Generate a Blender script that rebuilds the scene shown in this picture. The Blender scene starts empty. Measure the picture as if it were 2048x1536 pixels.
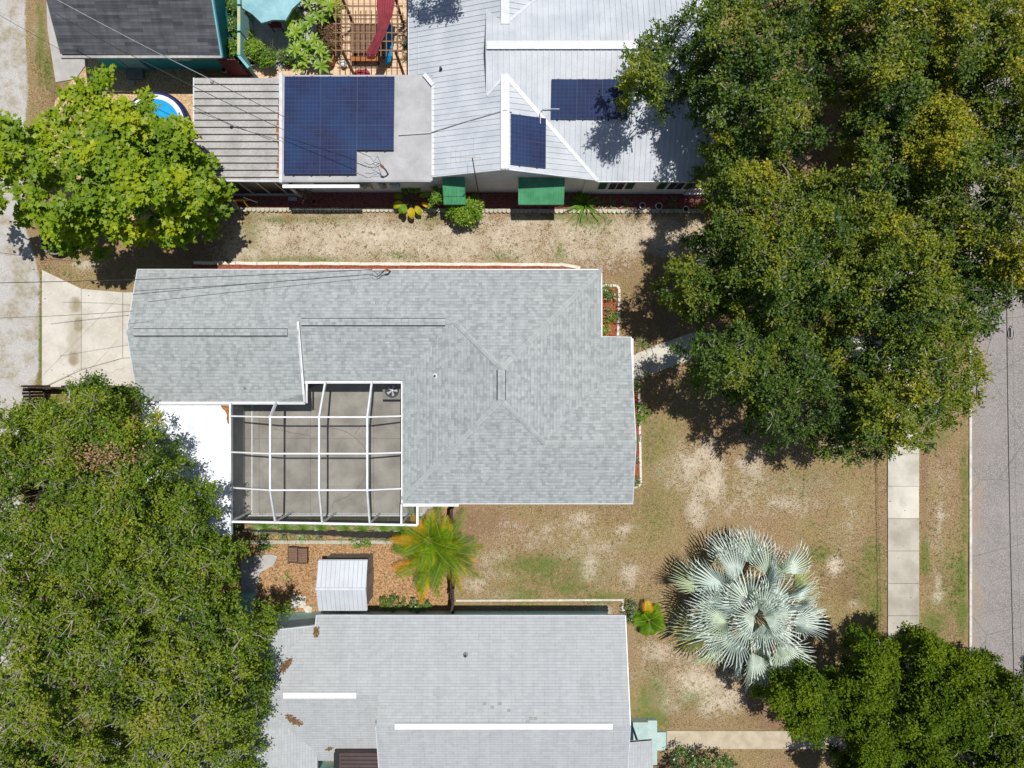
import bpy, math, random
import numpy as np
from mathutils import Vector, Matrix

# ------------------------------------------------------------------ camera, sky, sun
H = 32.5            # drone height above the ground, metres
K = 42.0            # photograph pixels per metre on the ground
SC = bpy.context.scene
COL = SC.collection
cam = bpy.data.objects.new('camera', bpy.data.cameras.new('camera'))
COL.objects.link(cam)
cam.location = (0, 0, H)
cam.rotation_euler = (0, 0, 0)
cam.data.lens = 24.0
cam.data.sensor_width = 36.0
cam.data.clip_end = 3000
SC.camera = cam
SUN = Vector((0.18, 0.16, 1.0)).normalized()
w = bpy.data.worlds.new('World'); SC.world = w; w.use_nodes = True
nt = w.node_tree
sky = nt.nodes.new('ShaderNodeTexSky'); sky.sky_type = 'NISHITA'; sky.sun_disc = False
sky.sun_elevation = math.asin(SUN.z); sky.sun_rotation = math.radians(48)
nt.links.new(sky.outputs[0], nt.nodes['Background'].inputs[0])
nt.nodes['Background'].inputs[1].default_value = 0.075
sl = bpy.data.lights.new('sun', 'SUN'); sl.energy = 4.9; sl.angle = math.radians(0.53); sl.color = (1.0, 0.965, 0.91)
so = bpy.data.objects.new('sun', sl); COL.objects.link(so); so.location = SUN * 60
so.rotation_euler = (-SUN).to_track_quat('-Z', 'Y').to_euler()
SC.view_settings.view_transform = 'Standard'; SC.view_settings.look = 'None'
SC.view_settings.exposure = 0.1; SC.view_settings.gamma = 1.0
SC.view_settings.use_curve_mapping = False

R = random.Random(7)
RN = np.random.default_rng(11)

def W(px, py, z=0.0):
    f = 1 - z / H
    return Vector(((px - 1024) / K * f, (768 - py) / K * f, z))

# ------------------------------------------------------------------ materials
def nodes(m):
    return m.node_tree.nodes, m.node_tree.links
class NB:
    def __init__(s, name):
        s.m = bpy.data.materials.new(name); s.m.use_nodes = True
        s.n = s.m.node_tree.nodes; s.l = s.m.node_tree.links
        s.b = s.n['Principled BSDF']
    def node(s, t, **kw):
        n = s.n.new(t)
        for k, v in kw.items():
            if k[0] == '_':
                setattr(n, k[1:], v)
            else:
                s.inp(n, k, v)
        return n
    def inp(s, n, k, v):
        key = int(k[1:]) if k[0] == 'i' and k[1:].isdigit() else k.replace('_', ' ')
        i = n.inputs[key]
        if isinstance(v, bpy.types.NodeSocket): s.l.new(v, i)
        elif isinstance(v, tuple) and len(v) == 3 and i.type == 'RGBA': i.default_value = (*v, 1)
        else: i.default_value = v
    def pos(s): return s.node('ShaderNodeNewGeometry').outputs['Position']
    def obj(s): return s.node('ShaderNodeTexCoord').outputs['Object']
    def uv(s): return s.node('ShaderNodeTexCoord').outputs['UV']
    def noise(s, co, scale, detail=4, rough=.55):
        return s.node('ShaderNodeTexNoise', Vector=co, Scale=float(scale), Detail=float(detail), Roughness=rough).outputs['Fac']
    def mr(s, v, a, b, c=0., d=1.):
        n = s.node('ShaderNodeMapRange', _interpolation_type='SMOOTHSTEP')
        s.inp(n, 'i0', v); n.inputs[1].default_value = a; n.inputs[2].default_value = b; n.inputs[3].default_value = c; n.inputs[4].default_value = d
        return n.outputs[0]
    def mix(s, f, a, b, mode='MIX'):
        n = s.node('ShaderNodeMix', _data_type='RGBA', _blend_type=mode)
        s.inp(n, 'i0', f); s.inp(n, 'i6', a); s.inp(n, 'i7', b)
        return n.outputs[2]
    def math(s, op, a, b=0.):
        n = s.node('ShaderNodeMath', _operation=op); s.inp(n, 'i0', a); s.inp(n, 'i1', b); return n.outputs[0]
    def attr(s, name):
        return s.node('ShaderNodeAttribute', _attribute_name=name)
    def sep(s, c):
        n = s.node('ShaderNodeSeparateXYZ'); s.inp(n, 'i0', c); return n.outputs
    def ramp(s, f, stops):
        n = s.n.new('ShaderNodeValToRGB'); s.l.new(f, n.inputs[0]); e = n.color_ramp.elements
        while len(e) < len(stops): e.new(.5)
        for q, (p, c) in zip(e, stops): q.position = p; q.color = (*c, 1)
        return n.outputs[0]
    def bump(s, h, strength=.4, dist=.02):
        n = s.node('ShaderNodeBump', Strength=strength, Distance=dist, Height=h)
        s.l.new(n.outputs[0], s.b.inputs['Normal'])
    def fin(s, col=None, rough=.8, spec=.3, metal=0.):
        if col is not None: s.inp(s.b, 'Base Color', col)
        s.inp(s.b, 'Roughness', rough); s.b.inputs['Specular IOR Level'].default_value = spec
        s.b.inputs['Metallic'].default_value = metal
        return s.m

def mat(name, c, c2=None, scale=4., rough=.75, bump=0., bs=30., spec=.3, metal=0., fine=.12, world=True):
    """plain surface with blotchy tone variation and fine grain"""
    b = NB(name); co = b.pos() if world else b.obj()
    c2 = c2 or tuple(x * .8 for x in c)
    col = b.mix(b.mr(b.noise(co, scale, 6, .6), .3, .7), c, c2)
    g = b.mr(b.noise(co, bs, 3), .25, .75, 1 - fine, 1 + fine)
    comb = b.node('ShaderNodeCombineXYZ'); 
    for i in range(3): b.l.new(g, comb.inputs[i])
    col = b.mix(1.0, col, comb.outputs[0], 'MULTIPLY')
    if bump: b.bump(b.noise(co, bs, 4), bump, .02)
    return b.fin(col, rough, spec, metal)

def shingle(name, dark, mid, light, rw=.31, rh=.145, mortar=(.55, .57, .58), ms=.004, bias=.0, streak=.12, lo=.955, hi=1.035, dk=.24):
    b = NB(name); uv = b.uv()
    br = b.node('ShaderNodeTexBrick', _offset=.5, _offset_frequency=2, Vector=uv, Color1=(0, 0, 0), Color2=(1, 1, 1), Mortar=(.5, .5, .5), Scale=1.0,
                Mortar_Size=0.0, Mortar_Smooth=0.0, Bias=bias, Brick_Width=rw, Row_Height=rh)
    col = b.ramp(b.sep(br.outputs[0])[0], [(0., dark), (.35, mid), (1., light)])
    br2 = b.node('ShaderNodeTexBrick', _offset=.37, _offset_frequency=3, Vector=uv, Color1=(lo, lo, lo), Color2=(hi, hi, hi), Mortar=mortar, Scale=1.0,
                 Mortar_Size=ms, Mortar_Smooth=.4, Bias=0., Brick_Width=rw * 1.63, Row_Height=rh)
    col = b.mix(1.0, col, br2.outputs[0], 'MULTIPLY')
    mp = b.node('ShaderNodeMapping', Vector=uv); mp.inputs['Scale'].default_value = (2.2, .35, 1)
    st = b.mr(b.noise(mp.outputs[0], 1.3, 5, .6), .3, .7, 1 - streak, 1 + streak)
    g = b.math('MULTIPLY', st, b.mr(b.noise(uv, 45, 3), .2, .8, .9, 1.1))
    cb = b.node('ShaderNodeCombineXYZ')
    for i in range(3): b.l.new(g, cb.inputs[i])
    col = b.mix(1.0, col, cb.outputs[0], 'MULTIPLY')
    # each course rises towards its butt edge
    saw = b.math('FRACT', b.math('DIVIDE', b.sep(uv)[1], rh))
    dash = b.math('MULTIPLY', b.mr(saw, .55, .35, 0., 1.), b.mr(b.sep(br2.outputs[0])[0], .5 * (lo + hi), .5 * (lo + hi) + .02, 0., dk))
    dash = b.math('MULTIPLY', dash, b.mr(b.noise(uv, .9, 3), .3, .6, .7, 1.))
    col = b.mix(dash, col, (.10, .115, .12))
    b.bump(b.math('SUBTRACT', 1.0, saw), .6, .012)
    return b.fin(col, .92, .15)

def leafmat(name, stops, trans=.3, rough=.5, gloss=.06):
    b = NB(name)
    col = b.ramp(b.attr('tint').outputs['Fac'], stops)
    d = b.node('ShaderNodeBsdfDiffuse', Color=col)
    tcol = b.mix(1.0, col, (1.15, 1.35, .55), 'MULTIPLY')
    t = b.node('ShaderNodeBsdfTranslucent', Color=tcol)
    m1 = b.node('ShaderNodeMixShader', i0=trans); b.l.new(d.outputs[0], m1.inputs[1]); b.l.new(t.outputs[0], m1.inputs[2])
    gl = b.node('ShaderNodeBsdfGlossy', Color=(1., 1., 1.), Roughness=rough)
    m2 = b.node('ShaderNodeMixShader', i0=gloss); b.l.new(m1.outputs[0], m2.inputs[1]); b.l.new(gl.outputs[0], m2.inputs[2])
    b.l.new(m2.outputs[0], b.n['Material Output'].inputs[0])
    b.n.remove(b.b)
    return b.m

M = {}
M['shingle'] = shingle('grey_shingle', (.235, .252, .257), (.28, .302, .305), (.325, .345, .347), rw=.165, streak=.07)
M['shingle_cap'] = shingle('ridge_cap_shingle', (.27, .29, .29), (.30, .322, .322), (.335, .358, .358), rw=.3, streak=.03, dk=0.)
M['shingle_pale'] = shingle('pale_shingle', (.312, .327, .337), (.332, .345, .355), (.350, .363, .371), rw=.29, rh=.125, mortar=(.60, .60, .60), ms=.005, streak=.05, lo=.985, hi=1.01, dk=.0)
M['shingle_black'] = shingle('charcoal_shingle', (.045, .047, .055), (.062, .064, .072), (.085, .087, .095), rw=.9, rh=.13, streak=.2)
M['white_metal'] = mat('white_roof_metal', (.46, .485, .52), (.37, .395, .43), .9, .42, 0, 20, .4, fine=.05)
M['white_cap'] = mat('white_flashing', (.52, .54, .57), (.43, .45, .48), 3, .4, 0, 20, .5, fine=.04)
M['white_paint'] = mat('white_paint', (.70, .71, .72), (.60, .61, .62), 3, .5, fine=.05)
M['white_membrane'] = mat('white_membrane', (.76, .77, .80), (.52, .55, .61), 1.1, .6, .3, 9, fine=.05)
M['wall_white'] = mat('white_stucco', (.50, .50, .49), (.40, .40, .39), 1.5, .9, .2, 40)
M['wall_grey'] = mat('grey_wall', (.33, .33, .31), None, 1.5, .9, .2, 40)
M['flat_grey'] = mat('grey_flat_roofing', (.38, .38, .385), (.29, .29, .295), 1.0, .85, .1, 30, fine=.08)
M['pan_grey'] = mat('weathered_pan_roofing', (.37, .36, .35), (.27, .265, .255), 1.3, .8, .1, 14, fine=.14)
M['concrete'] = mat('pale_concrete', (.50, .475, .41), (.38, .36, .31), 1.6, .9, .15, 60, fine=.10)
M['concrete_beige'] = mat('beige_concrete', (.43, .37, .28), (.33, .275, .195), 1.8, .9, .15, 60, fine=.10)
M['concrete_stained'] = mat('stained_concrete', (.53, .505, .44), (.33, .315, .265), .55, .9, .15, 60, fine=.10)
M['concrete_old'] = mat('weathered_grey_concrete', (.40, .375, .32), (.27, .25, .205), .8, .9, .15, 60, fine=.12)
M['concrete_drive'] = mat('cream_concrete', (.53, .495, .43), (.40, .365, .30), .9, .9, .15, 60, fine=.07)
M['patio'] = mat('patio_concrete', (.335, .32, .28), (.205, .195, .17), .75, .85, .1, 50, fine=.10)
M['paving'] = mat('grey_paving', (.38, .365, .345), (.29, .28, .265), 1.5, .9, .1, 50)
M['tan_paving'] = mat('tan_pavers', (.60, .44, .30), (.50, .34, .22), 2.5, .9, .1, 50)
M['crack'] = mat('dark_joint', (.10, .09, .075), None, 5, .95)
M['faint'] = mat('faint_joint', (.27, .25, .21), None, 5, .95)
M['black'] = mat('black_plastic', (.02, .02, .022), None, 5, .5)
M['dark_gap'] = mat('dark_vent', (.03, .03, .032), None, 5, .8)
M['cable'] = mat('black_cable', (.025, .025, .028), None, 5, .6)
M['teal'] = mat('teal_paint', (.03, .22, .25), (.025, .18, .20), 2, .6)
M['teal_pale'] = mat('pale_teal_paint', (.22, .42, .42), (.19, .36, .37), 2, .6)
M['teal_floor'] = mat('pale_teal_concrete', (.36, .46, .44), (.30, .39, .38), 2, .8)
M['teal_trim'] = mat('light_teal_trim', (.16, .42, .46), None, 2, .6)
M['maroon'] = mat('maroon_paint', (.13, .015, .04), None, 3, .6)
M['green_metal'] = mat('green_awning_metal', (.085, .31, .15), (.055, .225, .105), 2, .5, fine=.05)
M['green_dark'] = mat('dark_green_paint', (.035, .10, .05), None, 3, .6)
M['brown_metal'] = mat('brown_roof_metal', (.075, .05, .047), (.06, .04, .038), 2, .55)
M['wood_grey'] = mat('weathered_wood', (.15, .13, .11), (.08, .07, .06), 6, .9, .4, 40, fine=.2)
M['wood_dark'] = mat('dark_wood', (.07, .05, .038), (.04, .028, .02), 6, .9, .4, 40)
M['wood_brown'] = mat('brown_wood', (.26, .15, .08), (.17, .10, .05), 6, .8, .3, 30)
M['wicker'] = mat('brown_wicker', (.20, .12, .08), (.12, .07, .05), 20, .9, .5, 50)
M['timber'] = mat('pale_timber', (.40, .38, .31), (.30, .28, .22), 3, .9, .3, 30)
M['edging'] = mat('edging_stone', (.46, .43, .34), (.33, .30, .23), 3, .9, .4, 25)
M['edging_white'] = mat('white_edging_block', (.62, .58, .50), (.50, .46, .39), 3, .9, .3, 25)
M['rust'] = mat('rusty_metal', (.30, .12, .04), (.15, .06, .03), 6, .8)
M['terracotta'] = mat('terracotta', (.42, .16, .08), (.33, .12, .06), 6, .85)
M['cream_pot'] = mat('cream_glaze', (.55, .50, .38), None, 5, .5)
M['blue_pot'] = mat('blue_glaze', (.12, .20, .20), (.08, .22, .22), 9, .4)
M['silver'] = mat('silver_metal', (.5, .5, .5), None, 6, .35, metal=.6)
M['galv'] = mat('shed_metal', (.47, .50, .54), (.42, .45, .49), 1.2, .35, fine=.05, spec=.5)
M['shed_wall'] = mat('shed_wall_metal', (.25, .22, .21), (.20, .18, .17), 2, .6)
M['yellow'] = mat('yellow_paint', (.65, .40, .03), None, 5, .6)
M['orange'] = mat('orange_wood', (.30, .10, .02), None, 5, .6)
M['red'] = mat('red_plastic', (.65, .02, .02), None, 5, .5)
M['blue'] = mat('blue_vinyl', (.01, .30, .58), (.01, .24, .52), 4, .4)
M['navy'] = mat('navy_vinyl', (.012, .02, .09), None, 4, .5)
M['soil'] = mat('potting_soil', (.04, .03, .02), None, 9, .95)
M['bark'] = mat('pale_bark', (.34, .31, .26), (.20, .18, .14), 5, .9, .4, 25)
M['bark_brown'] = mat('brown_bark', (.15, .12, .09), (.09, .07, .05), 5, .9, .4, 25)
M['stone'] = mat('pale_stone', (.55, .52, .44), (.40, .37, .30), 5, .9, .3, 25)
M['red_cloth'] = mat('maroon_cloth', (.30, .055, .07), (.22, .035, .05), 3, .9, .5, 12)
M['umbrella'] = mat('teal_canvas', (.27, .47, .50), (.17, .34, .39), 1.5, .8, .1, 40)
M['plastic_white'] = mat('white_plastic', (.75, .76, .78), None, 5, .4)
M['ac'] = mat('grey_enamel', (.20, .21, .20), None, 5, .5)
M['kerb'] = mat('kerb_concrete', (.55, .53, .47), (.40, .38, .33), 3, .9, .2, 40)
M['window'] = mat('dark_glass', (.03, .04, .06), None, 2, .1, spec=.6)

def mulch(name, a, bcol, c):
    b = NB(name); co = b.pos()
    v = b.node('ShaderNodeTexVoronoi', Vector=co, Scale=24., Randomness=1.0)
    col = b.mix(b.mr(b.sep(v.outputs['Color'])[0], .2, .8), a, bcol)
    col = b.mix(b.mr(b.noise(co, 5, 5), .45, .75), col, c)
    b.bump(b.noise(co, 40, 4), .9, .03)
    return b.fin(col, .95, .1)
M['mulch_red'] = mulch('red_mulch', (.33, .10, .05), (.16, .045, .025), (.25, .085, .045))
M['mulch_maroon'] = mulch('maroon_mulch', (.25, .085, .075), (.12, .04, .035), (.19, .075, .065))
M['litter'] = mulch('leaf_litter', (.36, .17, .06), (.18, .08, .03), (.25, .12, .05))

def drive_mat():
    b = NB('cream_drive_concrete'); co = b.pos()
    c = b.mix(b.mr(b.noise(co, .9, 6, .6), .3, .7), (.50, .472, .42), (.39, .36, .31))
    c = b.mix(b.mr(b.noise(co, 7, 5), .45, .75, 0., .4), c, (.56, .53, .475))
    s_ = b.sep(co); m = None; nn = b.noise(co, 2.6, 6, .65)
    for px, py, rx, ry in ((152, 610, 15, 20), (157, 650, 12, 24), (148, 716, 13, 20), (150, 670, 18, 60)):
        cx, cy = (px - 1024) / 42., (768 - py) / 42.
        dx = b.math('DIVIDE', b.math('SUBTRACT', s_[0], cx), rx / 42.); dy = b.math('DIVIDE', b.math('SUBTRACT', s_[1], cy), ry / 42.)
        d = b.math('ADD', b.math('MULTIPLY', dx, dx), b.math('MULTIPLY', dy, dy)); d = b.math('ADD', d, b.math('MULTIPLY', b.math('SUBTRACT', nn, .5), 1.6))
        f = b.mr(d, 0., 1.1, .8 if ry < 50 else .35, 0.); m = f if m is None else b.math('MAXIMUM', m, f)
    c = b.mix(m, c, (.21, .165, .085)); b.bump(b.noise(co, 60, 3), .15, .02); return b.fin(c, .9, .2)
M['concrete_drive'] = drive_mat()

def asphalt():
    b = NB('asphalt'); co = b.pos()
    v = b.node('ShaderNodeTexVoronoi', Vector=co, Scale=55., Randomness=1.0)
    c = b.ramp(b.sep(v.outputs['Color'])[0], [(0., (.12, .112, .106)), (.6, (.20, .183, .174)), (1., (.37, .342, .322))])
    c = b.mix(b.mr(b.noise(co, .6, 5), .35, .7, 0., .4), c, (.28, .255, .25)); c = b.mix(b.mr(b.noise(co, 1.7, 6), .55, .75, 0., .5), c, (.16, .15, .148))
    x = b.sep(co)[0]
    edge = b.math('MULTIPLY', b.mr(x, 21.9, 22.9, 1., 0.), b.mr(b.noise(co, 1.1, 6), .3, .7))
    c = b.mix(b.math('MULTIPLY', edge, .8), c, (.30, .22, .155))
    ck = b.node('ShaderNodeTexVoronoi', _feature='DISTANCE_TO_EDGE', Vector=co, Scale=.28, Randomness=1.)
    cm = b.math('MULTIPLY', b.mr(ck.outputs[0], 0.0, .006, 1., 0.), .7)
    c = b.mix(cm, c, (.08, .08, .08))
    b.bump(b.noise(co, 60, 3), .6, .01)
    return b.fin(c, .9, .2)
M['asphalt'] = asphalt()

def siding(name, c, axis, pitch, dark=.6):
    b = NB(name); co = b.pos(); s = b.sep(co)[axis]
    fr = b.math('FRACT', b.math('DIVIDE', s, pitch))
    g = b.mr(fr, .0, .12, 1., 0.)
    col = b.mix(b.math('MULTIPLY', g, dark), b.mix(b.mr(b.noise(co, 2, 4), .3, .7), c, tuple(x * .85 for x in c)), tuple(x * .35 for x in c))
    b.bump(fr, .6, .02)
    return b.fin(col, .6, .3)
M['siding_pale_teal'] = siding('pale_teal_siding', (.46, .76, .78), 2, .16)
M['siding_teal'] = siding('teal_boards', (.04, .38, .40), 0, .14)
M['siding_white'] = siding('white_siding', (.72, .72, .70), 2, .2, .3)

def solar():
    b = NB('solar_cells'); uv = b.uv()
    br = b.node('ShaderNodeTexBrick', _offset=0., _squash=1., Vector=uv, Color1=(0., 0., 0.), Color2=(1., 1., 1.), Mortar=(.5, .5, .5), Scale=1., Mortar_Size=0., Brick_Width=1., Row_Height=1.)
    c = b.mix(b.sep(br.outputs[0])[0], (.016, .020, .058), (.020, .026, .070))
    c = b.mix(b.mr(b.noise(b.pos(), .7, 3), .35, .7), c, (.018, .036, .095))
    s = b.sep(uv)
    def line(x, wd, n=1.):
        fr = b.math('FRACT', b.math('MULTIPLY', x, n)); d = b.math('ABSOLUTE', b.math('SUBTRACT', fr, .5))
        return b.mr(d, .5 - wd, .5 - wd * .3)
    ln = b.math('MAXIMUM', line(s[0], .05), line(s[1], .05))
    bus = b.math('MULTIPLY', line(s[0], .08, 3.), .25)
    c = b.mix(b.math('MULTIPLY', b.math('MAXIMUM', ln, bus), .45), c, (.075, .10, .19))
    m = b.fin(c, .16, .5); return m
M['solar'] = solar()
M['solar_frame'] = mat('panel_frame', (.04, .055, .12), None, 3, .4)

def screen(name, f, col):
    b = NB(name)
    t = b.node('ShaderNodeBsdfTransparent'); d = b.node('ShaderNodeBsdfDiffuse', Color=col)
    m = b.node('ShaderNodeMixShader', i0=f); b.l.new(t.outputs[0], m.inputs[1]); b.l.new(d.outputs[0], m.inputs[2])
    b.l.new(m.outputs[0], b.n['Material Output'].inputs[0]); b.n.remove(b.b); return b.m
M['mesh_roof'] = screen('fine_insect_mesh', .17, (.07, .075, .08))
M['mesh_wall'] = screen('insect_mesh_wall', .5, (.05, .06, .07))
M['porch_glass'] = mat('dark_porch_screen', (.012, .013, .016), None, 2, .35)

def ground_mat():
    b = NB('ground_surface'); co = b.pos()
    z1 = b.attr('zone'); z2 = b.attr('zoneb')
    s1 = b.sep(z1.outputs['Vector']); s2 = b.sep(z2.outputs['Vector'])
    n1 = b.noise(co, 1.0, 7, .62); n2 = b.noise(co, 5.5, 7, .68); n3 = b.noise(co, 28, 4, .7); n4 = b.noise(co, .35, 4)
    blend = b.math('ADD', b.math('MULTIPLY', n1, .32), b.math('ADD', b.math('MULTIPLY', n2, .46), b.math('MULTIPLY', n3, .37)))   # about .575
    gr = b.mix(b.mr(n3, .34, .66), (.105, .074, .036), (.39, .272, .158))
    gr = b.mix(b.mr(n2, .45, .66, 0., .6), gr, b.mix(b.mr(n3, .35, .65), (.145, .082, .044), (.35, .228, .148)))
    gr = b.mix(b.mr(n4, .4, .65, 0., .55), gr, b.mix(b.mr(n3, .3, .7), (.12, .105, .032), (.35, .285, .135)))
    dirt = b.mix(b.mr(n3, .3, .7), (.13, .075, .04), (.24, .145, .085))
    dirt = b.mix(b.mr(n2, .45, .7, 0., .6), dirt, (.28, .20, .14))
    sand = b.mix(b.mr(n2, .40, .62), (.50, .43, .335), (.34, .27, .19))
    sand = b.mix(b.mr(n3, .45, .8, 0., .5), sand, (.60, .53, .43))
    grn = b.mix(b.mr(n3, .3, .7), (.045, .085, .012), (.14, .185, .035))
    grav = b.mix(b.mr(n3, .3, .72), (.30, .29, .275), (.52, .505, .48))
    grav = b.mix(b.mr(n1, .42, .62, 0., .75), grav, b.mix(b.mr(n2, .4, .6), (.33, .285, .21), (.22, .19, .12)))
    v = b.node('ShaderNodeTexVoronoi', Vector=co, Scale=24., Randomness=1.0)
    chip = b.ramp(b.sep(v.outputs['Color'])[0], [(0., (.13, .068, .034)), (.4, (.29, .17, .085)), (1., (.47, .31, .17))])
    chip = b.mix(b.mr(n1, .4, .75, 0., .5), chip, (.36, .20, .10))
    chip2 = b.ramp(b.sep(v.outputs['Color'])[1], [(0., (.28, .18, .09)), (.5, (.47, .33, .18)), (1., (.62, .48, .30))])
    fine_ = b.math('ADD', b.math('MULTIPLY', n2, .45), b.math('MULTIPLY', n3, .70))
    def mk(zone, wd=.13, k=2.3):
        v_ = b.math('ADD', zone, b.math('MULTIPLY', b.math('SUBTRACT', blend, .575), k))
        return b.mr(v_, .5 - wd, .5 + wd)
    c = b.mix(mk(s1[2], .25), gr, dirt)
    c = b.mix(mk(b.math('ADD', s1[0], .08), .13, 3.3), c, sand)
    gv = b.math('ADD', b.math('ADD', s1[1], .07), b.math('MULTIPLY', b.math('SUBTRACT', b.math('MULTIPLY', b.math('ADD', fine_, blend), .5), .575), 3.0))
    c = b.mix(b.mr(gv, .34, .68, 0., .85), c, grn)
    c = b.mix(mk(s2[0], .1, .9), c, grav)
    c = b.mix(mk(s2[1], .1, .5), c, chip)
    c = b.mix(mk(s2[2], .08, .4), c, chip2)
    b.bump(b.math('ADD', n3, b.math('MULTIPLY', n2, 1.2)), .8, .035)
    return b.fin(c, .97, .08)
M['ground'] = ground_mat()
OAK = [(0., (.018, .050, .006)), (.4, (.062, .118, .008)), (.72, (.19, .22, .008)), (1., (.40, .34, .01))]
M['leaf_oak'] = leafmat('oak_leaves', OAK, .32, .55, .022)
M['leaf_oak_left'] = leafmat('olive_oak_leaves', [(0., (.035, .065, .006)), (.45, (.078, .148, .005)), (.8, (.20, .26, .010)), (1., (.28, .26, .02))], .32, .55, .022)
M['leaf_maple'] = leafmat('broad_lobed_leaves', [(0., (.045, .11, .005)), (.5, (.15, .24, .004)), (.85, (.30, .36, .005)), (1., (.38, .37, .006))], .34, .55, .02)
M['leaf_cedar'] = leafmat('cedar_foliage', [(0., (.018, .045, .004)), (.5, (.07, .125, .004)), (1., (.16, .22, .006))], .25, .6, .01)
M['leaf_bright'] = leafmat('bright_leaves', [(0., (.06, .14, .006)), (.5, (.15, .27, .008)), (1., (.27, .36, .02))], .3, .5, .03)
M['leaf_shrub'] = leafmat('shrub_leaves', [(0., (.03, .075, .01)), (.5, (.08, .17, .018)), (1., (.16, .27, .04))], .3, .4, .06)
M['leaf_silver'] = leafmat('silver_fan_leaves', [(0., (.40, .49, .47)), (.6, (.62, .69, .64)), (.85, (.55, .63, .40)), (1., (.50, .46, .12))], .12, .5, .04)
M['leaf_palm'] = leafmat('palm_leaflets', [(0., (.03, .10, .004)), (.42, (.12, .23, .006)), (.65, (.36, .36, .008)), (1., (.72, .30, .004))], .28, .5, .01)
M['leaf_dead'] = leafmat('dead_leaves', [(0., (.10, .06, .03)), (.5, (.25, .15, .07)), (1., (.42, .28, .14))], .15, .7, .02)
M['leaf_grass'] = leafmat('grass_blades', [(0., (.16, .11, .045)), (.5, (.32, .215, .105)), (.7, (.13, .16, .04)), (1., (.10, .19, .03))], .2, .6, .02)
# ------------------------------------------------------------------ mesh helpers
def origin(o):
    v = Vector((0, 0, 0))
    while o is not None:
        v += o.location; o = o.parent
    return v

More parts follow.
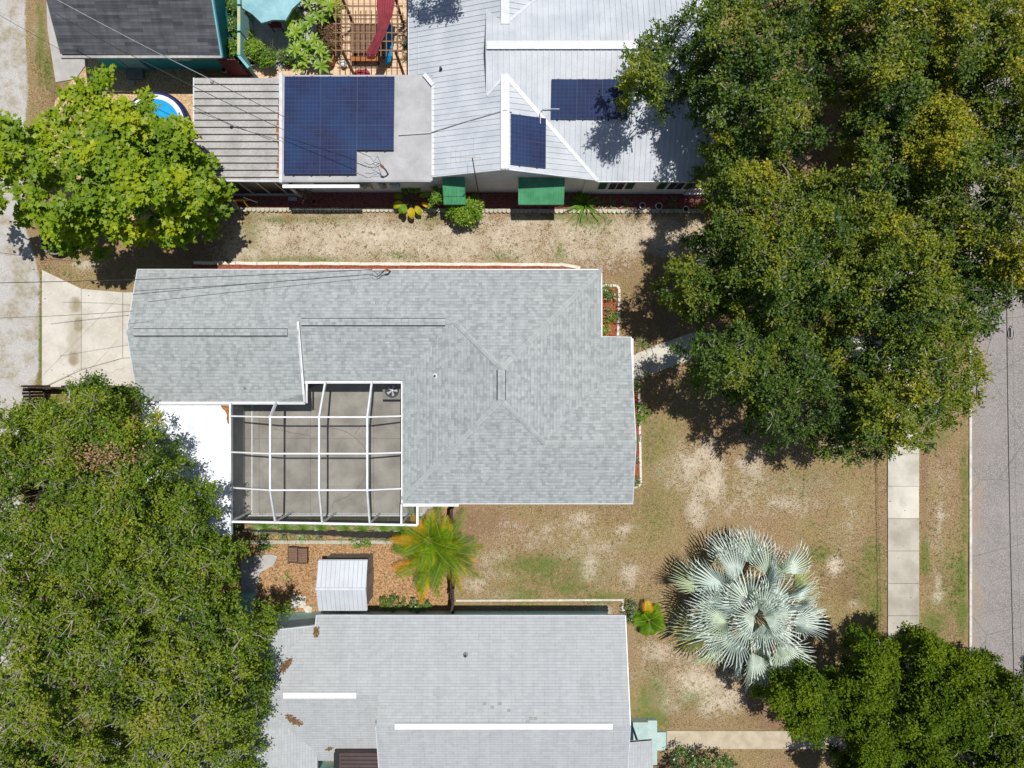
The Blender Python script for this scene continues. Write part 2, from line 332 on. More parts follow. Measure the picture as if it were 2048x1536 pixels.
class MB:
    def __init__(s): s.v = []; s.f = []; s.uv = []; s.sm = []
    def face(s, pts, uv=None, smooth=False):
        i = len(s.v); s.v += [tuple(p) for p in pts]; s.f.append(tuple(range(i, i + len(pts))))
        s.uv.append(uv); s.sm.append(smooth)
    def box(s, x0, x1, y0, y1, z0, z1):
        s.hexa([(x0, y0), (x1, y0), (x1, y1), (x0, y1)], z0, z1)
    def hexa(s, p, z0, z1):
        s.prism(p, z0, z1)
    def prism(s, p, z0, z1, bottom=True):
        """vertical prism over the outline p; z1 may be a list"""
        n = len(p)
        a = sum(p[i][0] * p[(i + 1) % n][1] - p[(i + 1) % n][0] * p[i][1] for i in range(n))
        if a < 0: p = p[::-1]; z1 = z1[::-1] if isinstance(z1, (list, tuple)) else z1
        zt = z1 if isinstance(z1, (list, tuple)) else [z1] * n
        T = [(p[i][0], p[i][1], zt[i]) for i in range(n)]; B = [(q[0], q[1], z0) for q in p]
        s.face(T, [(q[0], q[1]) for q in p])
        if bottom: s.face(B[::-1])
        for i in range(n):
            j = (i + 1) % n; s.face([B[i], B[j], T[j], T[i]])
    def bar(s, a, b, w, h, up=(0, 0, 1)):
        a = Vector(a); b = Vector(b); d = (b - a)
        if d.length < 1e-6: return
        d.normalize(); sd = d.cross(Vector(up))
        if sd.length < 1e-4: sd = Vector((1, 0, 0))
        sd.normalize(); u = sd.cross(d); sd *= w / 2; u *= h / 2
        A = [a - sd - u, a + sd - u, a + sd + u, a - sd + u]; B = [q + (b - a) for q in A]
        s.face([A[3], A[2], A[1], A[0]]); s.face(B)
        for i in range(4):
            j = (i + 1) % 4; s.face([A[i], A[j], B[j], B[i]])
    def tube(s, pts, r, n=6, cap=True, smooth=True):
        pts = [Vector(p) for p in pts]; rs = r if isinstance(r, (list, tuple)) else [r] * len(pts)
        rings = []; px = None
        for i, p in enumerate(pts):
            d = (pts[min(i + 1, len(pts) - 1)] - pts[max(i - 1, 0)])
            if d.length < 1e-7: d = Vector((0, 0, 1))
            d.normalize()
            x = px if px is not None else (Vector((1, 0, 0)) if abs(d.x) < .8 else Vector((0, 1, 0)))
            x = (x - d * x.dot(d))
            if x.length < 1e-5: x = d.orthogonal()
            x.normalize(); px = x; y = d.cross(x)
            rings.append([p + (x * math.cos(2 * math.pi * k / n) + y * math.sin(2 * math.pi * k / n)) * rs[i] for k in range(n)])
        for a, b in zip(rings, rings[1:]):
            for k in range(n):
                s.face([a[k], a[(k + 1) % n], b[(k + 1) % n], b[k]], smooth=smooth)
        if cap: s.face(rings[-1]); s.face(rings[0][::-1])
    def lathe(s, c, prof, n=16, smooth=True, cap=True):
        c = Vector(c)
        rg = [[c + Vector((r * math.cos(2 * math.pi * k / n), r * math.sin(2 * math.pi * k / n), z)) for k in range(n)] for r, z in prof]
        for a, b in zip(rg, rg[1:]):
            for k in range(n): s.face([a[k], a[(k + 1) % n], b[(k + 1) % n], b[k]], smooth=smooth)
        if prof[0][0] > .001 and cap: s.face(rg[0][::-1])
        if prof[-1][0] > .001 and cap: s.face(rg[-1])
    def build(s, name, m, parent=None, loc=None):
        me = bpy.data.meshes.new(name)
        if parent is not None: off = origin(parent)
        elif loc is not None: off = Vector(loc)
        else: off = Vector((0, 0, 0))
        va = np.array(s.v, dtype=np.float64) - np.array(off)
        nl = [len(f) for f in s.f]
        me.vertices.add(len(va)); me.vertices.foreach_set('co', va.ravel())
        me.loops.add(sum(nl)); me.loops.foreach_set('vertex_index', np.concatenate([np.array(f) for f in s.f]))
        me.polygons.add(len(nl)); me.polygons.foreach_set('loop_start', np.concatenate([[0], np.cumsum(nl)[:-1]]).astype(np.int32))
        me.polygons.foreach_set('use_smooth', np.array(s.sm, dtype=bool))
        if any(u is not None for u in s.uv):
            ul = me.uv_layers.new(name='UVMap'); arr = []
            for u, n in zip(s.uv, nl): arr += list(u) if u is not None else [(0., 0.)] * n
            ul.data.foreach_set('uv', np.array(arr, dtype=np.float32).ravel())
        me.update(calc_edges=True); me.validate()
        o = bpy.data.objects.new(name, me); COL.objects.link(o); me.materials.append(M[m] if isinstance(m, str) else m)
        if parent is not None: o.parent = parent
        elif loc is not None: o.location = off
        return o

def npmesh(name, verts, k, tint, m, parent=None, loc=None, smooth=False):
    """many k-gons at once: verts (n*k,3), tint one value per polygon"""
    off = np.array(origin(parent)) if parent is not None else np.array(loc if loc is not None else (0, 0, 0))
    n = len(verts) // k; me = bpy.data.meshes.new(name)
    me.vertices.add(n * k); me.vertices.foreach_set('co', (verts - off).astype(np.float32).ravel())
    me.loops.add(n * k); me.loops.foreach_set('vertex_index', np.arange(n * k, dtype=np.int32))
    me.polygons.add(n); me.polygons.foreach_set('loop_start', np.arange(0, n * k, k, dtype=np.int32))
    at = me.attributes.new('tint', 'FLOAT', 'FACE'); at.data.foreach_set('value', np.clip(tint, 0, 1).astype(np.float32))
    me.update(calc_edges=True)
    o = bpy.data.objects.new(name, me); COL.objects.link(o); me.materials.append(M[m])
    if parent is not None: o.parent = parent
    elif loc is not None: o.location = Vector(loc)
    return o

def tag(o, label, cat, group=None):
    o['label'] = label; o['category'] = cat
    if group: o['group'] = group
    return o
def thing(name, label, cat, loc=(0, 0, 0), group=None):
    o = bpy.data.objects.new(name, None); o.empty_display_size = .3; COL.objects.link(o); o.location = loc
    return tag(o, label, cat, group)
def struct(o): o['kind'] = 'structure'; return o
def stuff(o): o['kind'] = 'stuff'; return o
def dup(root, loc, rz=0., label=None, sc=1.):
    r = root.copy(); COL.objects.link(r); r.location = loc; r.rotation_euler = (0, 0, rz); r.scale = (sc, sc, sc)
    if label: r['label'] = label
    for ch in list(root.children):
        c = ch.copy(); COL.objects.link(c); c.parent = r
        for g in list(ch.children):
            d = g.copy(); COL.objects.link(d); d.parent = c
    return r

# ------------------------------------------------------------------ roofs
class Pl:      # plane z = a + b x + c y
    def __init__(s, x0, y0, z0, b, c): s.a = z0 - b * x0 - c * y0; s.b = b; s.c = c
    def z(s, x, y): return s.a + s.b * x + s.c * y
def roofpoly(mb, pts, pl, uo=(0, 0)):
    n = len(pts); ar = sum(pts[i][0] * pts[(i + 1) % n][1] - pts[(i + 1) % n][0] * pts[i][1] for i in range(n))
    if ar < 0: pts = pts[::-1]
    g = math.hypot(pl.b, pl.c)
    vx, vy = (pl.b / g, pl.c / g) if g > 1e-6 else (0, 1)
    ux, uy = vy, -vx; st = math.sqrt(1 + g * g)
    P = [(x, y, pl.z(x, y)) for x, y in pts]
    uv = [(x * ux + y * uy + uo[0] + 60, (x * vx + y * vy) * st + uo[1] + 60) for x, y in pts]
    mb.face(P, uv)
    mb.face([(x, y, z - .14) for x, y, z in P][::-1])
def inside(x, y, p):
    c = False; n = len(p)
    for i in range(n):
        x0, y0 = p[i]; x1, y1 = p[(i + 1) % n]
        if (y0 > y) != (y1 > y) and x < (x1 - x0) * (y - y0) / (y1 - y0) + x0: c = not c
    return c
def zroof(planes, x, y, default=2.4):
    zs = [pl.z(x, y) for p, pl in planes if inside(x, y, p)]
    return max(zs) if zs else default
def on_roof(px, py, planes, up=0.):
    z = 3.0
    for _ in range(12):
        p = W(px, py, z); z = zroof(planes, p.x, p.y, z) + up
    return W(px, py, z)
def fascia(mb, pts, d=.17, t=.035, closed=False):
    n = len(pts)
    for i in range(n if closed else n - 1):
        a = Vector(pts[i]); b = Vector(pts[(i + 1) % n])
        mb.bar(a - Vector((0, 0, d / 2 - .004)), b - Vector((0, 0, d / 2 - .004)), t, d)
def walls(mb, outline, zf, base=0., step=.5, drop=.1):
    n = len(outline)
    ar = sum(outline[i][0] * outline[(i + 1) % n][1] - outline[(i + 1) % n][0] * outline[i][1] for i in range(n))
    if ar < 0: outline = outline[::-1]
    for i in range(n):
        a = Vector(outline[i]); b = Vector(outline[(i + 1) % n]); L = (b - a).length; k = max(1, int(L / step))
        for j in range(k):
            p = a.lerp(b, j / k); q = a.lerp(b, (j + 1) / k)
            mb.face([(p.x, p.y, base), (q.x, q.y, base), (q.x, q.y, zf(q.x, q.y) - drop), (p.x, p.y, zf(p.x, p.y) - drop)])
def capstrip(mb, a, b, w=.21, h=.02, seg=.3):
    """lapped ridge or hip cap pieces laid along a line"""
    a = Vector(a); b = Vector(b); L = (b - a).length; n = max(1, int(L / seg)); d = (b - a) / n
    sd = Vector((d.y, -d.x, 0)).normalized() * w / 2
    for i in range(n):
        p = a + d * i; q = a + d * (i + 1.08)
        e = Vector((0, 0, h * (1.2 + .5 * (i % 2)))); dz = Vector((0, 0, -w * .12))
        u = R.random() * 9
        mb.face([p + e, q + e, q + sd + e + dz, p + sd + e + dz][::-1], [(u, 0), (u + .3, 0), (u + .3, .13), (u, .13)][::-1])
        mb.face([p + e, q + e, q - sd + e + dz, p - sd + e + dz], [(u, 0), (u + .3, 0), (u + .3, .13), (u, .13)])
def ribs(mb, planes_sel, axis, pitch, w=.035, h=.03, phase=0.):
    """standing seams: axis='x' means the seams run along x (constant y)"""
    for pts, pl in planes_sel:
        k = 1 if axis == 'x' else 0
        lo = min(p[k] for p in pts); hi = max(p[k] for p in pts); t = lo + phase + .02
        while t < hi:
            xs = []
            for i in range(len(pts)):
                a, b = pts[i], pts[(i + 1) % len(pts)]
                if (a[k] > t) != (b[k] > t): xs.append(a[1 - k] + (b[1 - k] - a[1 - k]) * (t - a[k]) / (b[k] - a[k]))
            xs.sort()
            for u, v in zip(xs[::2], xs[1::2]):
                A = (u, t) if axis == 'x' else (t, u); B = (v, t) if axis == 'x' else (t, v)
                mb.bar((*A, pl.z(*A) + h / 2 - .003), (*B, pl.z(*B) + h / 2 - .003), w, h)
            t += pitch
def quadsheet(name, pts_px, z, m, z0=None, extra=None):
    mb = MB(); mb.prism([tuple(W(*p))[:2] for p in pts_px], z - .12 if z0 is None else z0, z)
    return struct(mb.build(name, m))

# ------------------------------------------------------------------ ground
def vnoise(x, y, seed=0):
    xi = np.floor(x).astype(int); yi = np.floor(y).astype(int); fx = x - xi; fy = y - yi
    fx = fx * fx * (3 - 2 * fx); fy = fy * fy * (3 - 2 * fy)
    def h(a, b):
        n = (a * 374761393 + b * 668265263 + seed * 1442695041) & 0x7fffffff
        n = ((n ^ (n >> 13)) * 1274126177) & 0x7fffffff
        return (n ^ (n >> 16)) % 10007 / 10007.
    return (h(xi, yi) * (1 - fx) + h(xi + 1, yi) * fx) * (1 - fy) + (h(xi, yi + 1) * (1 - fx) + h(xi + 1, yi + 1) * fx) * fy
def pdist(PX, PY, poly):
    """signed distance to polygon, positive inside"""
    ins = np.zeros(PX.shape, bool); d = np.full(PX.shape, 1e9); n = len(poly)
    for i in range(n):
        x0, y0 = poly[i]; x1, y1 = poly[(i + 1) % n]
        if y0 != y1:
            c = ((y0 > PY) != (y1 > PY)) & (PX < (x1 - x0) * (PY - y0) / (y1 - y0) + x0); ins ^= c
        dx, dy = x1 - x0, y1 - y0; t = np.clip(((PX - x0) * dx + (PY - y0) * dy) / (dx * dx + dy * dy + 1e-9), 0, 1)
        d = np.minimum(d, np.hypot(PX - x0 - t * dx, PY - y0 - t * dy))
    return np.where(ins, d, -d)
gx = np.concatenate([[-1500, -600, -250, -120, -60, -40], np.arange(-32, 34.01, .125), [42, 60, 120, 250, 600, 1500]])
gy = np.concatenate([[-1500, -600, -250, -120, -60, -40, -30], np.arange(-25, 25.01, .125), [30, 40, 60, 120, 250, 600, 1500]])
GX, GY = np.meshgrid(gx, gy); PX = GX * K + 1024; PY = 768 - GY * K
Z1 = np.zeros((*GX.shape, 3)); Z2 = np.zeros((*GX.shape, 3))
def zpoly(Z, ch, poly, soft, amt=1.):
    d = pdist(PX, PY, poly); Z[..., ch] = np.maximum(Z[..., ch], amt * np.clip(.5 + d / (2 * soft), 0, 1))
def zblob(Z, ch, x, y, rx, ry, amt=1.):
    Z[..., ch] = np.maximum(Z[..., ch], amt * np.exp(-(((PX - x) / rx) ** 2 + ((PY - y) / ry) ** 2)))
# sand
zpoly(Z1, 0, [(455, 418), (1250, 418), (1400, 470), (1300, 520), (1150, 545), (400, 545), (440, 470)], 34, .52)
for q in [(1480, 980, 200, 110, .36), (1150, 1090, 160, 70, .38), (1600, 980, 90, 60, .38), (1080, 1060, 120, 40, .36), (1200, 1160, 120, 50, .38), (1390, 940, 80, 90, .50), (1350, 1340, 110, 90, .42), (1700, 1050, 60, 120, .30), (1880, 1050, 30, 250, .34), (1000, 1100, 90, 70, .34), (560, 470, 90, 30, .62), (760, 468, 170, 26, .80), (960, 470, 150, 26, .60), (1080, 445, 110, 24, .62), (1130, 500, 90, 30, .6), (1330, 470, 110, 50, .7), (1395, 500, 60, 40, .7),
          (1425, 965, 45, 75, .62), (1395, 1010, 30, 60, .62), (1410, 905, 40, 30, .55), (1500, 930, 60, 40, .5), (1555, 1000, 60, 26, .48), (1600, 1010, 70, 50, .42), (1340, 940, 60, 60, .42),
          (1180, 1140, 26, 50, .6), (1195, 1095, 40, 26, .45), (1000, 1150, 60, 20, .42), (1250, 1060, 30, 22, .52), (1165, 1040, 50, 26, .42), (950, 1170, 40, 26, .5), (1260, 1150, 40, 40, .48),
          (1400, 1370, 90, 50, .68), (1330, 1310, 60, 34, .5), (1440, 1400, 80, 40, .6), (1330, 1400, 60, 40, .5), (1670, 1130, 24, 26, .6), (1710, 1210, 20, 16, .5),
          (1878, 1165, 14, 40, .62), (1880, 1190, 22, 26, .62), (1880, 1050, 14, 60, .5), (1880, 930, 16, 50, .4), (1015, 1190, 60, 14, .45), (1190, 1222, 50, 20, .5), (170, 530, 40, 16, .5),
          (75, 60, 12, 40, .5), (1860, 520, 200, 120, .5), (1600, 250, 60, 150, .3), (1480, 440, 40, 60, .5)]:
    zblob(Z1, 0, *q)
# green grass
for q in [(1110, 1150, 150, 60, .44), (1310, 1000, 60, 120, .34), (1320, 880, 50, 80, .36), (1900, 1180, 50, 110, .44), (1740, 1170, 60, 110, .40), (1310, 1400, 50, 90, .46), (1600, 960, 120, 60, .3), (1075, 1130, 90, 32, .60), (1140, 1175, 60, 26, .55), (1045, 1190, 60, 26, .5), (1200, 1195, 70, 20, .52), (1300, 1440, 50, 36, .62), (1290, 1400, 24, 50, .5), (1380, 1395, 60, 40, .42),
          (1925, 1160, 13, 70, .75), (1925, 1230, 15, 60, .7), (1850, 1120, 12, 50, .62), (1870, 1245, 36, 36, .6), (1745, 1120, 34, 60, .52), (1750, 1220, 30, 50, .52), (1640, 1110, 36, 30, .5),
          (80, 80, 12, 120, .58), (95, 140, 18, 60, .58), (1180, 440, 60, 24, .55), (1110, 430, 40, 18, .5), (560, 440, 60, 12, .5), (600, 520, 140, 14, .50), (640, 440, 120, 12, .42), (1000, 515, 60, 20, .42), (860, 440, 60, 14, .40), (500, 460, 30, 50, .45), (90, 560, 24, 26, .55),
          (1120, 505, 24, 30, .5), (1290, 1230, 30, 40, .5), (80, 690, 6, 120, .8), (1300, 900, 40, 60, .42), (1880, 870, 40, 40, .45), (1930, 1000, 14, 200, .5), (800, 510, 60, 14, .42), (870, 1200, 60, 10, .5)]:
    zblob(Z1, 1, *q)
# bare brown soil
for q in [(1330, 600, 120, 90, .62), (1500, 600, 200, 140, .75), (1700, 700, 200, 200, .7), (1640, 250, 200, 300, .8), (960, 1050, 90, 60, .55), (1700, 1180, 60, 60, .6), (1480, 860, 120, 60, .5),
          (1550, 1420, 120, 100, .65), (1380, 860, 60, 60, .4), (400, 500, 120, 60, .6), (1850, 940, 14, 200, .5), (1200, 540, 90, 26, .5), (150, 1000, 300, 250, .7), (200, 1350, 350, 250, .7), (1330, 1530, 80, 26, .7),
          (1230, 530, 60, 30, .6), (110, 200, 12, 60, .7)]:
    zblob(Z1, 2, *q)
zpoly(Z2, 0, [(-260, -4000), (48, -4000), (50, 60), (55, 190), (45, 300), (48, 450), (70, 520), (78, 560), (77, 740), (40, 860), (40, 1000), (40, 5000), (-260, 5000)], 14)
zpoly(Z2, 2, [(150, 150), (172, 120), (392, 120), (392, 430), (330, 470), (120, 420), (90, 300), (110, 200)], 10)
zpoly(Z2, 1, [(440, 1055), (905, 1055), (905, 1226), (600, 1230), (380, 1230), (400, 1100)], 10)
zpoly(Z2, 1, [(850, 1005), (905, 1005), (905, 1050), (850, 1050)], 6)
zpoly(Z2, 2, [(640, -60), (830, -60), (830, 20), (640, 20)], 6)
GZ = (vnoise(GX * .8, GY * .8, 3) - .5) * .05 + (vnoise(GX * 3, GY * 3, 5) - .5) * .018 - .03
GZ = np.where((GX > 21.83) & (GX < 29.7), -.20, GZ)
me = bpy.data.meshes.new('ground'); ny, nx = GX.shape
me.vertices.add(nx * ny); me.vertices.foreach_set('co', np.stack([GX, GY, GZ], -1).astype(np.float32).ravel())
ii = (np.arange(ny - 1)[:, None] * nx + np.arange(nx - 1)[None, :]).ravel()
q = np.stack([ii, ii + 1, ii + nx + 1, ii + nx], -1).astype(np.int32)
me.loops.add(q.size); me.loops.foreach_set('vertex_index', q.ravel()); me.polygons.add(len(q)); me.polygons.foreach_set('loop_start', np.arange(0, q.size, 4, dtype=np.int32))
me.polygons.foreach_set('use_smooth', np.ones(len(q), bool))
for nm, Z in (('zone', Z1), ('zoneb', Z2)):
    a = me.attributes.new(nm, 'FLOAT_VECTOR', 'POINT'); a.data.foreach_set('vector', Z.astype(np.float32).ravel())
me.update(calc_edges=True); me.materials.append(M['ground'])
ground = struct(bpy.data.objects.new('ground', me)); COL.objects.link(ground)

# road, kerb, pavements
mb = MB(); mb.box(21.86, 29.7, -140, 140, -.26, -.10); struct(mb.build('road', 'asphalt'))
def kerb(name, x0, x1):
    mb = MB(); y = -60.
    while y < 60:
        mb.box(x0, x1, y + .006, y + 2.99, -.3, .035 + R.uniform(-.008, .008)); y += 3
    struct(mb.build(name, 'kerb'))
kerb('kerb', 21.76, 21.88); kerb('kerb', 29.62, 29.78)
mb = MB(); mb2 = MB(); y = -60.3
while y < 60:
    j = R.uniform(-.008, .008); (mb if y > -7.2 else mb2).box(17.88, 19.36, y + .01, y + 1.53, -.15, .035 + j); y += 1.54
struct(mb.build('sidewalk', 'concrete_stained')); struct(mb2.build('sidewalk', 'concrete_old'))
mb = MB()
def pp(*pts): return [tuple(W(*p))[:2] for p in pts]
mb.prism(pp((1240, 722), (1301, 695), (1319, 742), (1240, 774)), -.1, .03)
mb.prism(pp((1302, 694.6), (1384, 665), (1400, 712), (1320, 741.5)), -.1, .034)
mb.prism(pp((1385, 665), (1460, 668), (1460, 712), (1401, 712)), -.1, .03)
mb.prism(pp((1461, 668), (1540, 670), (1540, 714), (1461, 712)), -.1, .034)
mb.prism(pp((1541, 670), (1660, 672), (1660, 716), (1541, 714)), -.1, .03)
mb.prism(pp((1661, 672), (1775, 674), (1775, 718), (1661, 716)), -.1, .034)
struct(mb.build('front_path', 'concrete'))
mb = MB()
mb.prism(pp((1333, 1461), (1774, 1462), (1774, 1497), (1333, 1497)), -.1, .03)
struct(mb.build('neighbour_path', 'concrete_beige'))
# driveway: panels divided by narrow joints
mb = MB()
mb.prism(pp((85, 540), (163, 577.5), (163, 740), (85, 776)), -.1, .03)
mb.prism(pp((164, 578), (246, 585), (246, 716), (164, 739)), -.1, .033)
mb.prism(pp((247, 585), (300, 585), (300, 713), (247, 716)), -.1, .03)
mb.prism(pp((164, 740.2), (246, 717.2), (300, 714.2), (300, 778), (86, 778)), -.1, .028)
dw = struct(mb.build('driveway', 'concrete_drive'))
def lines(name, segs, m, w=.018, z=.037):
    mb = MB()
    for s in segs:
        for a, b_ in zip(s, s[1:]):
            p = W(*a); q = W(*b_); d = (q - p).normalized(); n = Vector((-d.y, d.x, 0)) * w / 2
            mb.face([(p + n).to_2d().to_3d() + Vector((0, 0, z)), (p - n).to_2d().to_3d() + Vector((0, 0, z)), (q - n).to_2d().to_3d() + Vector((0, 0, z)), (q + n).to_2d().to_3d() + Vector((0, 0, z))])
    return struct(mb.build(name, m))
def wob(a, b, n=8, amp=1.2, seed=1):
    rr = random.Random(seed); return [(a[0] + (b[0] - a[0]) * i / n + rr.uniform(-amp, amp), a[1] + (b[1] - a[1]) * i / n + rr.uniform(-amp, amp)) for i in range(n + 1)]
lines('driveway_cracks', [[(86, 752), (238, 596)], wob((95, 770), (170, 735), 5), wob((150, 742), (156, 775), 5, 2, 3), wob((185, 732), (215, 745), 5, 3, 4), wob((215, 745), (250, 735), 5, 3, 5),
                         wob((160, 762), (240, 677), 8, .5, 6)], 'faint', .014)
mb = MB(); mb.prism(pp((84, -200), (96, 60), (112, 165), (152, 158), (172, 130), (172, -200)), -.1, .02); struct(mb.build('concrete_apron', 'paving'))
# kept ground covers: mulch beds
def bed(name, pts, m, z=.025): 
    mb = MB(); P = pp(*pts); mb.prism(P, -.1, z); return struct(mb.build(name, m))
bed('mulch_bed', [(460, 380), (1395, 380), (1425, 400), (1420, 421), (480, 419), (470, 412), (458, 400)], 'mulch_maroon')
bed('mulch_bed', [(384, 529), (1140, 531), (1140, 560), (384, 560)], 'mulch_red')
bed('mulch_bed', [(1180, 574), (1237, 574), (1236, 672), (1180, 672)], 'mulch_red')
bed('mulch_bed', [(1235, 762), (1277, 762), (1279, 960), (1270, 972), (1235, 972)], 'mulch_red')
# ------------------------------------------------------------------ main house
house = thing('grey_shingle_house', 'L-shaped grey shingle roofed house in the middle, wrapped round the screened patio', 'house', (0, 0, 0))
pN = Pl(0, 5.0, 2.6, 0, -.3)
pLS = Pl(0, 2.2, 3.44, 0, .3); pMS = Pl(0, 2.65, 3.305, 0, .3)
pWst = Pl(-4.8, 0, 2.6, .3, 0); pE = Pl(-.44, 0, 3.908, -.3, 0); pS = Pl(0, -.68, 3.908, 0, .3); pG = Pl(0, -2.5, 3.362, 0, -.3)
R1 = (-.44, .64); R2 = (-.44, -.68); G0 = (1.38, -2.5)
MP = [([(-16.4, 5), (-16.4, 2.2), (-9.15, 2.2), (-9.15, 2.65), (-2.45, 2.65), R1, (3.92, 5)], pN),
      ([(-16.4, 2.2), (-16.4, -.77), (-9.15, -.77), (-9.15, 2.2)], pLS),
      ([(-9.15, 2.65), (-9.15, .13), (-4.8, .13), (-4.8, .3), (-2.45, 2.65)], pMS),
      ([R1, (-2.45, 2.65), (-4.8, .3), (-4.8, -5.04), R2], pWst),
      ([R1, R2, G0, (5.28, 1.4), (5.28, 2.06), (3.92, 2.06), (3.92, 5.0)], pE),
      ([G0, (5.28, -2.5), (5.28, 1.4)], pG),
      ([R2, (-4.8, -5.04), (-4.8, -5.24), (5.28, -5.24), (5.28, -2.5), G0], pS)]
mb = MB()
for p, pl in MP: roofpoly(mb, p, pl)
def V3(p, pl, up=0): return (p[0], p[1], pl.z(*p) + up)
for a, b, pl, e in (((-.44, .64), (3.92, 5.0), pE, 0), ((-.44, .64), (-2.45, 2.65), pWst, 0), ((-.44, -.68), (-4.8, -5.04), pWst, 0), ((-.44, -.68), (1.38, -2.5), pE, 0)):
    mbc = MB(); capstrip(mbc, V3(a, pl, .012), V3(b, pl, .012)); mbc.build('hip_cap', 'shingle_cap', house)
for a, b in (((1.38, -2.5, 3.375), (5.28, -2.5, 3.375)), ((-16.4, 2.2, 3.45), (-16.1, 2.2, 3.45)), ((-9.5, 2.2, 3.45), (-9.15, 2.2, 3.45))):
    mbc = MB(); capstrip(mbc, a, b); mbc.build('ridge_cap', 'shingle_cap', house)
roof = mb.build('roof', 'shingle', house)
zm = lambda x, y: zroof(MP, x, y)
mb = MB()
walls(mb, [(-15.9, 4.5), (-15.9, -.3), (-9.6, -.3), (-9.6, .55), (-4.35, .55), (-4.35, -4.8), (4.8, -4.8), (4.8, 1.3), (3.45, 1.3), (3.45, 4.5)], zm, -.1, .4)
mb.build('wall', 'wall_grey', house)
mb = MB()
E = lambda pts: [(x, y, max([pl.z(x, y) for p, pl in MP if min(abs(x - q[0]) + abs(y - q[1]) for q in p) < .01] or [2.5])) for x, y in pts]
fascia(mb, [(-16.41, -.78, 2.545), (-16.41, 2.2, 3.435), (-16.41, 5.01, 2.595)])
fascia(mb, [(-16.4, 5.02, 2.595), (3.93, 5.02, 2.595), (3.94, 2.06, 2.59)])
fascia(mb, [(3.92, 2.08, 2.59), (5.3, 2.08, 2.18), (5.3, 1.4, 2.18), (5.3, -2.5, 3.35), (5.3, -5.26, 2.53), (-4.8, -5.26, 2.53)])
fascia(mb, [(-9.12, 2.65, 3.43), (-9.12, 2.2, 3.435), (-9.12, -.78, 2.545)], .2, .06)
mb.build('fascia', 'white_cap', house)
for g_ in ((-16.45, -9.1, -.90, -.775, 2.38, 2.52), (-9.14, -4.72, .02, .125, 2.38, 2.52), (-4.86, -4.80, -5.24, .015, 2.42, 2.565), (-4.8, -2.35, -5.38, -5.28, 2.36, 2.50), (5.32, 5.40, -.1, 2.02, 2.03, 2.15)):
    mb = MB(); mb.box(*g_); mb.build('gutter', 'white_paint', house)
mb = MB()   # pale flashing where the step of the two ridges meets
mb.bar((-9.10, 2.66, 3.47), (-9.10, -.80, 2.57), .09, .05)
mb.bar((-9.0, .13, 2.57), (-9.0, -.84, 2.56), .08, .06)
mb.build('rake_trim', 'white_paint', house)
def ridgevent(parent, a, b, w=.30, axis='x', m='shingle'):
    a = Vector(a); b = Vector(b); d = (b - a).normalized(); s = Vector((d.y, -d.x, 0))
    m1 = MB(); m1.bar(a + Vector((0, 0, .005)), b + Vector((0, 0, .005)), w + .035, .03)
    o = m1.build('ridge_vent', 'dark_gap', parent)
    m2 = MB(); L = (b - a).length; n = max(1, int(L / .3))
    for i in range(n):
        p = a + d * (L * i / n); q = a + d * (L * (i + 1) / n + .004); h = Vector((0, 0, .048 + .004 * (i % 2)))
        for sg in (1, -1):
            e = s * (w / 2 - .012) * sg; u = R.random() * 20
            f = [p + h, q + h, q + e + h - Vector((0, 0, .012)), p + e + h - Vector((0, 0, .012))]
            uvv = [(u, .0), (u + .3, .0), (u + .3, .14), (u, .14)]
            if sg > 0: f = f[::-1]; uvv = uvv[::-1]
            m2.face(f, uvv)
    m2.build('vent_cap', m, o)
ridgevent(house, (-16.1, 2.2, 3.46), (-9.55, 2.2, 3.46))
ridgevent(house, (-9.0, 2.65, 3.33), (-2.85, 2.65, 3.33))
ridgevent(house, (-.44, .60, 3.93), (-.44, -.66, 3.93), .34)
def pipe(parent, p, r=.05, h=.18, fl=.14, m='black', mf='white_cap'):
    mb = MB(); mb.lathe(p - Vector((0, 0, .08)), [(fl, 0), (fl * .9, .1), (r * 1.3, .13), (r * 1.25, .16)], 14)
    o = mb.build('vent_pipe', mf, parent)
    mb = MB(); mb.tube([p + Vector((0, 0, -.02)), p + Vector((0, 0, h))], r, 10); mb.build('pipe_stub', m, o)
pipe(house, on_roof(870, 752, MP), .05, .16, .13)
pipe(house, on_roof(492, 776, MP), .03, .12, .05)
mb = MB(); mb.box(3.46, 3.5, 3.0, 4.0, .9, 2.0); mb.build('window', 'window', house)
mb = MB(); mb.box(4.81, 4.85, -3.6, -1.6, .8, 2.0); mb.build('window', 'window', house)
mb = MB(); mb.box(3.46, 3.51, 1.45, 2.35, 0, 2.05); mb.build('door', 'maroon', house)

# service drop with its weatherhead on the roof edge
t = thing('service_mast', 'short electric service mast with weatherhead and cable loops at the north roof edge', 'electric mast', W(778, 548, 2.6))
q = W(781, 545, 2.6)
mb = MB(); mb.tube([q + Vector((0, .05, -1.2)), q + Vector((0, 0.02, .55))], .035, 8); mb.tube([q + Vector((0, 0, .55)), q + Vector((-.03, 0, .68)), q + Vector((-.15, -.03, .66))], [.05, .055, .04], 8); mb.build('mast', 'rust', t)
mb = MB()
h0 = q + Vector((-.15, -.03, .66))
for dx, dy, dz in ((-.3, -.1, -.06), (-.25, -.2, -.1), (-.38, -.26, -.08), (-.45, -.02, 0)):
    mb.tube([h0, h0 + Vector((dx * .4, dy * .3, dz - .12)), h0 + Vector((dx, dy, dz - .05)), h0 + Vector((dx * 1.4, dy * .6, dz + .06))], .011, 5)
mb.build('cable_loop', 'cable', t)
